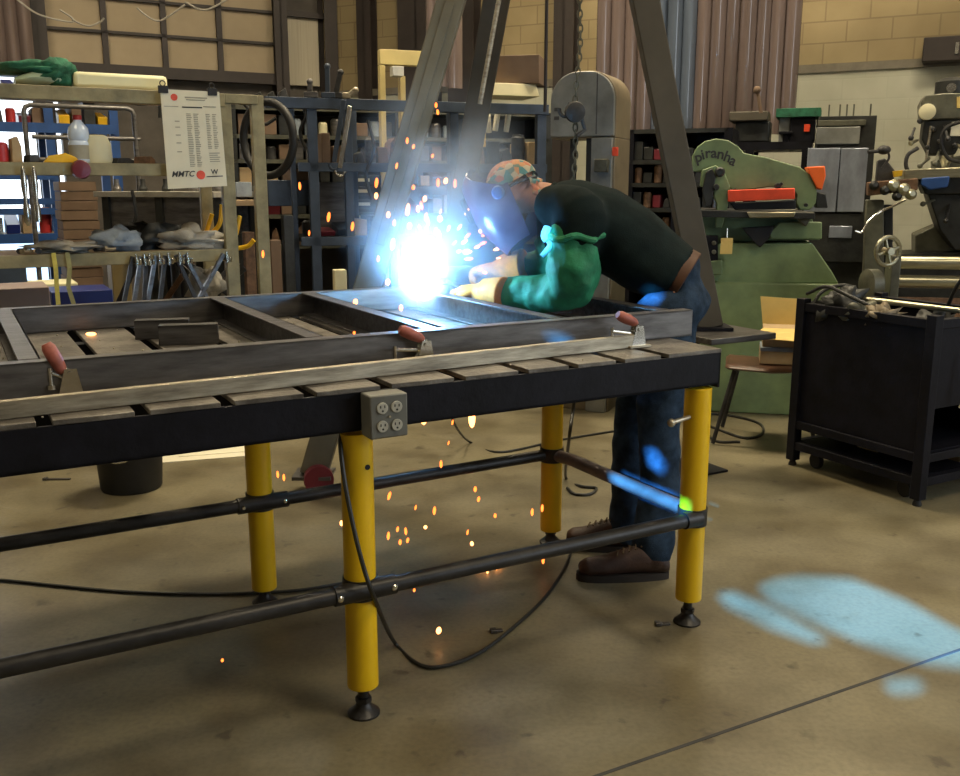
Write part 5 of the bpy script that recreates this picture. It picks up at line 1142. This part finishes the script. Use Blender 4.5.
# bench with machines behind the green machine
R8 = Frame(760, 7.6, math.radians(-20)); t = thing('back_bench', 'black bench standing behind the green machine against the curtain', 'bench', R8.M)
s0 = R8.sz(690, 145)[0]; s1 = R8.sz(812, 145)[0]; z = R8.sz(760, 142)[1]
MB(R8.M).box(s0, s1, 0, .6, z-.06, z).build('bench_top', M['black_paint'], t)
for s_ in (s0+.04, s1-.04, (s0+s1)/2): MB(R8.M).box(s_-.03, s_+.03, 0, .06, 0, z-.06).build('bench_leg', M['black_paint'], t); MB(R8.M).box(s_-.03, s_+.03, .5, .56, 0, z-.06).build('bench_leg', M['black_paint'], t)
zB = z
for i, (x0, x1, y0) in enumerate(((693, 705, 131), (724, 737, 133), (778, 792, 131), (640, 652, 130))):
    fr = R8; s0 = fr.sz(x0, 140)[0]; s1 = fr.sz(x1, 140)[0]; za = fr.sz(x0, y0)[1]
    q = MB(fr.M).box(s0, s1, .05, .2, za-.02, za).box(s0+.03, s1-.03, .08, .16, zB if i < 3 else 0, za-.02); tag(q.build('roller_stand', M['black_paint'], bevel=.003), 'black T-shaped stand %s' % ['right of the right tripod leg', 'on the black bench left of the lumpy machine', 'on the black bench below the toolbox', 'standing between the saw and the right tripod leg'][i], 'stand')
t = thing('vise', 'dark brown bench vise on the black bench behind the green machine', 'vise', R8.M)
pbox(R8, 729, 111, 768, 121, .05, .4, 'vise_top', 'tripod_dark', parent=t, bevel=.01); pbox(R8, 735, 121, 770, 137, .1, .35, 'vise_body', 'mach_dk', parent=t, bevel=.015, zb=zB+.001)
q = MB(); q.tube(catmull([atY(757, 89, 7.5), atY(759, 100, 7.5), atY(761, 113, 7.5)]), .014, 8).ball(atY(757, 90, 7.5), .03, n=12, m=8); q.build('vise_lever', M['carton'], t)
t = thing('toolbox', 'dark green topped toolbox with a red light behind the green machine', 'toolbox', R8.M)
pbox(R8, 776, 108, 821, 117, .05, .4, 'toolbox_lid', 'cloth_green', parent=t); pbox(R8, 790, 117, 815, 137, .08, .35, 'toolbox_body', 'black_paint', parent=t, zb=zB+.001); pbox(R8, 804, 124, 810, 132, .07, .08, 'red_switch', 'safety_red', parent=t)
pbox(R8, 779, 117, 790, 136, .1, .3, 'toolbox_side', 'saw_grey', parent=t, zb=zB+.001)
# ================================================================== GREEN IRONWORKER
IW = Frame(760, 5.9, math.radians(-12)); t = thing('ironworker', 'green ironworker machine with a lettered arm and red guard bar', 'ironworker', IW.M)
def ipr(pts, t0, t1, name, m, parent=None, bevel=.006): return MB(IW.M).prism(poly(IW, pts, t0), t0, t1).build(name, M[m], parent or t, bevel=bevel)
arm = ipr([(692, 172), (692, 156), (697, 147), (705, 141), (716, 138.5), (728, 140), (738, 146), (744, 153), (765, 157), (800, 167), (812, 176), (817, 190), (816, 203), (810, 210), (800, 210), (796, 203), (797, 195), (793, 189), (770, 187), (745, 190), (733, 191), (727, 186), (722, 176), (714, 167), (704, 171)], 0, .16, 'upper_arm', 'green')
ipr([(702, 170), (716, 165), (725, 173), (730, 186), (728, 206), (722, 228), (715, 228), (717, 205), (712, 190), (700, 186)], -.03, .20, 'lever_arm', 'green')
ipr([(706, 172), (712, 168), (716, 176), (712, 205), (706, 208), (702, 190)], -.05, -.03, 'cable_cover', 'mach_dk')
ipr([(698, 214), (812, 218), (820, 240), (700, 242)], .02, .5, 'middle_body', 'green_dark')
ipr([(780, 222), (822, 222), (822, 239), (770, 239), (770, 232)], -.04, .0, 'side_block', 'green')
b0 = IW.sz(700, 243)[1]
q = MB(IW.M); P1_ = poly(IW, [(700, 243), (812, 243), (832, 272), (838, 283), (690, 283)], 0.0)
zf = P1_[3][1]; q.prism(P1_, -.02, .55); q.box(P1_[4][0]-.03, P1_[3][0]+.005, -.06, .60, 0.001, zf-.003); q.build('base', M['green'], t, bevel=.008)
ipr([(700, 210), (815, 213), (815, 219), (700, 217)], -.18, .5, 'work_table', 'mach_dk', bevel=.003)
ipr([(747, 212), (796, 212), (794, 217), (750, 218)], -.21, -.18, 'table_lip', 'oiled')
rb = ipr([(728, 190), (795, 188), (795, 199), (728, 202)], -.10, -.03, 'red_guard', 'safety_red')
ipr([(730, 203), (796, 200), (796, 209), (735, 210)], -.02, .1, 'blade_slot', 'black')
ipr([(807, 167), (825, 166), (826, 176), (822, 190), (817, 188), (812, 178)], -.02, .12, 'orange_guard', 'safety_orange')
ipr([(816, 192), (826, 194), (828, 208), (816, 208)], .02, .12, 'rear_block', 'mach_dk')
ipr([(793, 212), (815, 212), (806, 227), (800, 222)], -.12, -.02, 'gusset', 'mach')
for x, y, r_ in ((720, 172, .03), (716, 187, .02), (735, 190, .012), (778, 186, .02), (781, 184, .012), (806, 205, .012)):
    s_, z_ = IW.sz(x, y, -.05); MB(IW.M).lathe([(r_, 0), (r_, .03), (r_*.7, .04)], (s_, -.03, z_), (0, -1, 0), 18).build('pivot_pin', M['mach_dk'], t)
ipr([(702, 236), (718, 236), (718, 262), (702, 262)], -.12, -.02, 'control_box', 'black_paint')
for y in (243, 252):
    s_, z_ = IW.sz(714, y, -.12); MB(IW.M).lathe([(.014, 0), (.014, .01), (.01, .014)], (s_, -.12, z_), (0, -1, 0), 14).build('push_button', M['mach'], t)
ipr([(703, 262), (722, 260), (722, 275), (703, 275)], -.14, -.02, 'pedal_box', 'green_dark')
ipr([(742, 228), (775, 226), (768, 240), (760, 248), (752, 240)], -.08, .0, 'die_block', 'black')
# lettering on the arm, letter by letter along the hump
word = 'piranha'; base_pts = [(699.5, 161.5), (703.8, 159.2), (708.2, 157.8), (713.8, 157.6), (720, 158.8), (726, 161.4), (731, 165)]
ang = [.32, .28, .15, .03, -.12, -.30, -.42]
qq = MB(IW.M)
for chh, (x, y), an in zip(word, base_pts, ang):
    s_, z_ = IW.sz(x, y, -.002); vs, fs = text_mesh(chh, .088, .0012, True); cr, sr = math.cos(an), math.sin(an)
    qq.add([(s_+v.x*cr-v.y*sr, -.003-v.z, z_+v.x*sr+v.y*cr) for v in vs], fs)
qq.build('lettering', M['ink'], arm, smooth=False)
p = poly(IW, [(721, 238), (733, 238), (732, 254), (720, 254)], -.13)
tg = MB(IW.M).prism(p, -.135, -.128).build('manila_tag', M['tag'], t, smooth=False)
s_, z_ = IW.sz(727, 230, -.13); s2_, z2_ = IW.sz(727, 238, -.13); MB(IW.M).cyl((s_, -.13, z_+.01), (s2_, -.13, z2_), .004, n=8).build('tag_wire', M['chrome'], tg)
# steel sheets standing by the wall
R9 = Frame(840, 7.3, math.radians(-16)); t = thing('sheet_rack', 'grey steel cabinet with blue-grey sheet doors beside the green machine', 'cabinet', R9.M)
pbox(R9, 813, 116, 870, 290, .03, .35, 'cabinet_body', 'mach_dk', parent=t, zb=0.001); pbox(R9, 818, 120, 866, 126, .0, .03, 'top_rail', 'mach', parent=t)
pbox(R9, 816, 127, 860, 144, .0, .03, 'pale_panel', 'saw_grey', parent=t); pbox(R9, 806, 148, 838, 212, -.02, .02, 'sheet_door', 'sheet', parent=t); pbox(R9, 839, 148, 866, 212, -.02, .02, 'sheet_door', 'sheet', parent=t)
pbox(R9, 810, 214, 866, 262, -.01, .03, 'lower_panel', 'mach_dk', parent=t); pbox(R9, 829, 226, 852, 238, -.02, -.01, 'grey_label', 'sheet', parent=t)
z = R9.sz(840, 116)[1]
for x in (830, 841, 848, 855, 872):
    s_ = R9.sz(x, 110)[0]; MB(R9.M).cyl((s_, .1, z-.01), (s_, .1, z+.09), .006, n=8).build('rod', M['mach'], t)
# wall speaker
s0, z0 = RW.sz(922, 63, -.2); s1, z1 = RW.sz(975, 35, -.2); t = thing('wall_heater', 'dark brown metal box mounted high on the block wall at right', 'wall box', RW.M @ Matrix.Translation((s0, -.2, z0)))
MB(RW.M).box(s0, s1, -.26, -.001, z0, z1).build('box_body', M['brown_paint'], t, bevel=.01); s_, z_ = RW.sz(957, 48, -.27); MB(RW.M).box(s_-.015, s_+.015, -.28, -.26, z_-.05, z_+.05).build('box_handle', M['chrome'], t)
# loose cables across the top of the bay door
for i, pts in enumerate([[(10, -6), (38, 14), (70, 22), (72, 18), (60, 10)], [(72, 20), (88, 26), (100, 22), (104, 18)], [(137, 8), (150, 18), (162, 20), (185, 5)], [(185, 2), (205, 10), (230, -2)]]):
    tag(MB().tube(catmull([atY(x, y, 10.2) for x, y in pts]), .010, 6).build('wall_cable', M['tarp_white']), 'thin pale cable drooping across the bay door, %s of four' % ['leftmost', 'second from left', 'third from left', 'rightmost'][i], 'cable', 'pale cables over the bay door')
# ================================================================== MILLING MACHINE
ML = Frame(935, 6.6, math.radians(-20)); t = thing('milling_machine', 'grey-green vertical milling machine against the white wall at right', 'milling machine', ML.M)
def mpr(pts, t0, t1, name, m, bevel=.008): return MB(ML.M).prism(poly(ML, pts, t0), t0, t1).build(name, M[m], t, bevel=bevel)
def mlathe(x, y, prof, axis, name, m, t_=0.0, n=20):
    s_, z_ = ML.sz(x, y, t_); return MB(ML.M).lathe(prof, (s_, t_, z_), axis, n).build(name, M[m], t)
mpr([(921, 103), (925, 95), (945, 93), (975, 93), (975, 118), (922, 120)], -.12, .2, 'head_housing', 'mach')
mlathe(952, 96, [(.10, 0), (.11, .01), (.11, .09), (.08, .11), (.04, .12)], (0, 0, 1), 'motor', 'mach_dk', .05)
mlathe(951, 88, [(.03, 0), (.03, .02)], (0, -1, 0), 'motor_plate', 'chrome', -.06)
mlathe(927, 112, [(.052, 0), (.052, .03), (.04, .035)], (0, -1, 0), 'dial', 'carton_white', -.13)
mpr([(957, 97), (966, 97), (966, 108), (957, 108)], -.13, -.12, 'name_plate', 'tag', .001)
mpr([(924, 120), (965, 118), (962, 140), (955, 155), (930, 155), (922, 140)], -.1, .15, 'ram_head', 'mach_dk', .012)
mlathe(945, 168, [(.02, 0), (.03, .03), (.045, .06), (.045, .2), (.06, .22)], (0, 0, 1), 'quill', 'chrome', .02)
mlathe(926, 160, [(.008, 0), (.008, .22)], (.05, 0, 1), 'feed_rod', 'bright_steel', -.1)
mpr([(952, 122), (962, 121), (966, 136), (950, 136)], -.12, -.1, 'guard_plate', 'paper', .002)
for x, y in ((920, 122), (934, 130), (940, 142), (928, 148), (955, 146)):
    mlathe(x, y, [(.014, 0), (.014, .05), (.006, .06)], (-.2, -1, .1), 'handle_knob', 'iron', -.1)
mpr([(904, 170), (985, 166), (985, 176), (904, 180)], -.25, .25, 'mill_table', 'oiled', .004)
mpr([(918, 178), (985, 176), (985, 194), (925, 194)], -.15, .2, 'saddle', 'mach_dk')
mpr([(922, 178), (950, 176), (948, 187), (930, 190), (921, 185)], -.26, -.18, 'blue_rag', 'pallet_blue')
mpr([(928, 194), (985, 194), (985, 250), (955, 250), (940, 230)], -.1, .3, 'knee', 'mach_dk')
mpr([(935, 160), (990, 150), (990, 300), (915, 300), (915, 235), (938, 225)], .25, .6, 'column', 'mach')
mpr([(893, 255), (990, 250), (990, 310), (893, 310)], .1, .6, 'machine_base', 'mach_dk')
for i, (x, y, dx, dy) in enumerate([(915, 128, -4, 10), (918, 140, -7, 3), (930, 158, -10, 8), (945, 125, 3, 14), (958, 144, 6, 8), (940, 150, -5, 14), (968, 130, 2, 20), (912, 184, -8, 6), (935, 200, -12, 4), (950, 205, -4, 16)]):
    s_, z_ = ML.sz(x, y, -.14); s2_, z2_ = ML.sz(x+dx, y+dy, -.22)
    MB(ML.M).cyl((s_, -.10, z_), (s2_, -.22, z2_), .009, n=8).ball((s2_, -.22, z2_), .018, n=10, m=6).build('control_lever', M[['iron', 'oiled', 'mach'][i % 3]], t)
MB(ML.M).tube(catmull([(ML.sz(x, y, -.15)[0], -.15, ML.sz(x, y, -.15)[1]) for x, y in ((960, 122), (946, 128), (941, 142), (948, 158), (964, 163))]), .012, 8).build('power_hose', M['black'], t)
# lathe-like tool grinder left of the mill
GR = Frame(885, 6.5, math.radians(-20)); t = thing('tool_grinder', 'cluttered dark tool grinder on a grey pedestal left of the milling machine', 'grinder', GR.M)
def gpr(pts, t0, t1, name, m, bevel=.008): return MB(GR.M).prism(poly(GR, pts, t0), t0, t1).build(name, M[m], t, bevel=bevel)
gpr([(866, 200), (884, 200), (884, 300), (862, 300)], .0, .25, 'pedestal', 'mach')
gpr([(884, 205), (893, 205), (893, 300), (884, 300)], .1, .3, 'pedestal_side', 'mach_dk')
gpr([(868, 182), (918, 178), (918, 190), (868, 196)], -.1, .3, 'grinder_bed', 'rust')
gpr([(878, 160), (885, 158), (896, 172), (893, 182), (876, 184)], -.02, .2, 'grinding_head', 'iron')
gpr([(893, 171), (903, 170), (902, 176), (894, 177)], -.1, .0, 'yellow_pad', 'yellow_tool', .003)
for x, y, r_ in ((873, 186, .03), (884, 191, .03), (893, 186, .04), (903, 190, .04), (910, 195, .035), (896, 197, .03)):
    s_, z_ = GR.sz(x, y, -.12); MB(GR.M).lathe([(r_*.6, 0), (r_, .01), (r_, .03), (r_*.5, .05)], (s_, -.1, z_), (.3, -1, .2), 14).build('grinder_knob', M['mach_dk' if r_ < .035 else 'oiled'], t)
MB().tube(catmull([atY(868, 152, 6.4), atY(880, 151, 6.4), atY(887, 150, 6.4)]), .012, 8).ball(atY(884, 150, 6.4), .045, .04, .03, n=12, m=8).tube(catmull([atY(887, 150, 6.4), atY(889, 158, 6.4), atY(882, 168, 6.4)]), .008, 6).build('lamp_arm', M['iron'], t)
MB().tube(catmull([atY(918, 148, 6.5), atY(908, 155, 6.5), (atY(906, 166, 6.5)), atY(911, 176, 6.5)]), .014, 8).build('coolant_hose', M['iron'], t)
for k in range(9):
    pass
MB().tube(catmull([atY(905, 200, 6.3), atY(893, 206, 6.25), atY(880, 212, 6.2), atY(868, 222, 6.2), atY(862, 232, 6.2), atY(855, 231, 6.2)]), .008, 8).build('chain_pull', M['chrome'], t)
# ================================================================== SLIP ROLLER behind the black cart
SR = Frame(890, 5.35, math.radians(-10)); t = thing('slip_roller', 'slip roller with a round handwheel and long oiled rolls behind the black cart', 'roller', SR.M)
s_, z_ = SR.sz(887, 251); w_ = MB(SR.M).torus((s_, -.02, z_), (0.5, -1, 0), .078, .012, 28, 8); w_.lathe([(.022, -.03), (.022, .03)], (s_, -.02, z_), (.5, -1, 0), 16)
for k in range(4):
    an = k*PI/2+.3; w_.cyl((s_, -.02, z_), (s_+.075*math.cos(an)*.9, -.02+.03*math.cos(an), z_+.075*math.sin(an)), .008, n=8)
w_.build('handwheel', M['oiled'], t)
for y0, y1, r_, m in ((263, 268, .036, 'oiled'), (282, 291, .036, 'oiled'), (303, 312, .03, 'rust')):
    a1 = SR.sz(892, y0); a2 = SR.sz(1000, y1); MB(SR.M).cyl((a1[0], .05, a1[1]), (a2[0], .05, a1[1]), r_, n=24).build('roll', M[m], t)
s_, z_ = SR.sz(878, 284); MB(SR.M).lathe([(.05, 0), (.085, .01), (.085, .07), (.05, .08)], (s_, .0, z_), (-1, -.35, 0), 24).build('gear_cover', M['mach'], t)
pbox(SR, 890, 256, 899, 318, .0, .16, 'end_frame', 'mach', parent=t, zb=.001); pbox(SR, 985, 256, 998, 318, .0, .16, 'end_frame', 'mach', parent=t, zb=.001)
pbox(SR, 895, 310, 990, 330, .0, .2, 'cross_member', 'mach_dk', parent=t, zb=.3)
# ================================================================== BLACK CART
C0 = atz(918, 508); BX = Frame(0, 0, A29+PI/2, C0.x, C0.y); t = thing('steel_cart', 'black steel box cart on short legs with cluttered top at right', 'cart', BX.M)
W_ = .78; D_ = .62
for s_ in (0, W_-.05):
    for t_ in (-.05, -D_): MB(BX.M).box(s_, s_+.05, t_, t_+.05, .03, .86).build('cart_post', M['black_paint'], t, bevel=.003)
for z0, z1 in ((.09, .13), (.20, .24), (.80, .84)):
    for t_ in (-.045, -D_+.005): MB(BX.M).box(.05, W_-.05, t_, t_+.04, z0, z1).build('cart_rail', M['black_paint'], t, bevel=.002)
    for s_ in (.005, W_-.045): MB(BX.M).box(s_, s_+.04, -D_+.05, -.05, z0, z1).build('cart_rail', M['black_paint'], t, bevel=.002)
MB(BX.M).box(.045, W_-.045, -.03, -.022, .24, .80).build('cart_panel', M['black_paint'], t); MB(BX.M).box(.045, W_-.045, -D_+.022, -D_+.03, .24, .80).build('cart_panel', M['black_paint'], t)
MB(BX.M).box(.022, .03, -D_+.05, -.05, .44, .80).build('cart_panel', M['black_paint'], t); MB(BX.M).box(W_-.03, W_-.022, -D_+.05, -.05, .24, .80).build('cart_panel', M['black_paint'], t)
MB(BX.M).box(.03, W_-.03, -D_+.03, -.03, .235, .245).build('cart_floor', M['black_paint'], t)
for s_ in (.13, W_-.13):
    for t_ in (-.08, -D_+.08): 
        MB(BX.M).lathe([(.015, -.015), (.04, -.013), (.042, 0), (.04, .013), (.015, .015)], (s_, t_, .043), (.2, 1, 0), 18).build('caster_wheel', M['black'], t)
for s_ in (.025, W_-.025):
    for t_ in (-.025, -D_+.025): MB(BX.M).lathe([(.02, 0), (.02, .01), (.012, .03)], (s_, t_, .001), (0, 0, 1), 12).build('cart_foot', M['black'], t)
q = MB(BX.M).tube(catmull([(.0-.012, -.20, .44), (-.03, -.20, .48), (-.03, -.20, .60), (-.012, -.20, .66)]), .006, 8); q.build('pull_handle', M['carton_white'], t)
q = MB(BX.M).box(.03, W_-.03, -D_+.03, -.03, .70, .71).build('cart_tray', M['black_paint'], t)
c = BX.w(.42, -.12, .85)
tag(MB(BX.M).tube([(.70, -.20, .868), (.03, -.20, .868)], .013, 12).build('steel_rod', M['oiled']), 'long oiled steel rod lying along the top of the black cart', 'rod')
for i, (s_, t_, rx, rz, m, lab) in enumerate([(.60, -.12, .10, .08, 'mach_dk', 'dark lump of machine parts on the far left corner of the cart'), (.47, -.10, .085, .05, 'mach', 'greasy grey gloves lying on top of the cart'), (.34, -.09, .075, .045, 'saw_side', 'tan oily rag lying on top of the cart near its middle'), (.22, -.3, .10, .06, 'mach_dk', 'dark coil of hose lying inside the cart top'), (.1, -.45, .09, .07, 'rust', 'rusty lump of scrap in the cart by the right post')]):
    heap(['machine_parts', 'work_gloves', 'oily_rag', 'hose_heap', 'scrap_heap'][i], m, BX.w(s_, t_, .711+rz*.92 if i > 2 else .80+rz*.3), rx, .08, rz, lab, ['machine parts', 'gloves', 'rag', 'hose', 'scrap'][i], 10+i, amp=.8)
for i, pts in enumerate([[(.76, -.05, .88), (.62, -.02, .93), (.50, -.03, .90), (.40, -.06, .86)], [(.2, -.35, .86), (.1, -.3, 1.0), (.0, -.4, 1.05), (-.1, -.5, .98)], [(.55, -.3, .80), (.62, -.2, .92), (.7, -.1, .90), (.72, -.03, .80)]]):
    tag(MB(BX.M).tube(catmull(pts), .009, 8).build('oily_hose', M['mach_dk']), ['dark hose arching over the far corner of the cart', 'thin dark hose looping over the cart beside the rolls', 'dark hose drooping over the left edge of the cart'][i], 'hose')
f2 = Frame(945, 4.6, A29)
# contents between the lower rails
for i, (s_, t_, m) in enumerate([(.62, -.3, 'mill_steel'), (.45, -.25, 'carton_white'), (.3, -.3, 'rust'), (.15, -.45, 'carton_tan')]):
    tag(MB(BX.M).box(s_-.06, s_+.06, t_-.05, t_+.05, .131, .17).build('metal_offcut', M[m], bevel=.003), ['grey', 'cream', 'rusty', 'tan'][i]+' offcut lying between the lower rails of the black cart', 'offcut')
MB(BX.M).box(.05, W_-.05, -D_+.05, -.05, .10, .13).build('cart_lower_tray', M['black_paint'], t)
# ================================================================== CHAIR with boxes
CH = TR(1.62, 5.22, 0, math.radians(-15)); t = thing('chair', 'brown vinyl chair with thin dark legs behind the black cart', 'chair', CH)
q = MB(CH); q.loft([((-.24, 0, .432), (0, .17, 0), (0, 0, .012)), ((-.22, 0, .435), (0, .20, 0), (0, 0, .026)), ((0, 0, .425), (0, .215, 0), (0, 0, .024)), ((.20, 0, .435), (0, .20, 0), (0, 0, .026)), ((.24, 0, .44), (0, .17, 0), (0, 0, .012))], 20); q.build('seat', M['brown_seat'], t)
for x, y in ((-.19, -.15), (-.16, .15), (.17, -.16), (.17, .15)):
    MB(CH).cyl((x, y, .415), (x*1.5, y*1.35, .008), .012, n=10).build('leg', M['iron'], t)
MB(CH).tube(catmull([(.20, -.16, .41), (.27, -.17, .6), (.30, -.15, .80), (.30, 0, .83), (.30, .15, .80), (.27, .17, .6), (.20, .16, .41)]), .011, 8).build('back_frame', M['iron'], t)
q = MB(CH).loft([((.285, -.14, .68), (.012, 0, 0), (0, 0, .08)), ((.30, 0, .69), (.014, 0, 0), (0, 0, .09)), ((.285, .14, .68), (.012, 0, 0), (0, 0, .08))], 14); q.build('backrest', M['brown_seat'], t)
q = MB(CH @ Matrix.Translation((.07, 0, .452))); q.box(-.13, .13, -.12, .12, 0, .07); tag(q.build('carton', M['carton_tan'], bevel=.004), 'brown cardboard carton lying on the seat of the brown chair', 'box')
q = MB(CH @ Matrix.Translation((.06, -.01, .523))); q.box(-.12, .12, -.11, .11, 0, .02); tag(q.build('folder', M['tarp_blue'], bevel=.002), 'grey blue folder lying on the carton on the chair', 'folder')
bxm = CH @ Matrix.Translation((.05, 0, .545)); t = thing('open_carton', 'cream open carton with raised flaps on top of the folder on the chair', 'box', bxm)
MB(bxm).box(-.10, .13, -.10, .10, 0, .10).build('carton_body', M['carton_tan'], t, bevel=.003)
q = MB(bxm); q.add([(-.10, -.10, .10), (.13, -.10, .10), (.11, -.19, .045), (-.17, -.19, .06), (-.10, -.10, .104), (.13, -.10, .104), (.11, -.19, .049), (-.17, -.19, .064)], [(3,2,1,0),(4,5,6,7),(0,1,5,4),(1,2,6,5),(2,3,7,6),(3,0,4,7)]); q.build('front_flap', M['tag'], t, smooth=False)
q = MB(bxm); q.add([(-.10, .10, .10), (.13, .10, .10), (.13, .13, .24), (-.12, .13, .25), (-.10, .104, .10), (.13, .104, .10), (.13, .134, .24), (-.12, .134, .25)], [(3,2,1,0),(4,5,6,7),(0,1,5,4),(1,2,6,5),(2,3,7,6),(3,0,4,7)]); q.build('rear_flap', M['tag'], t, smooth=False)
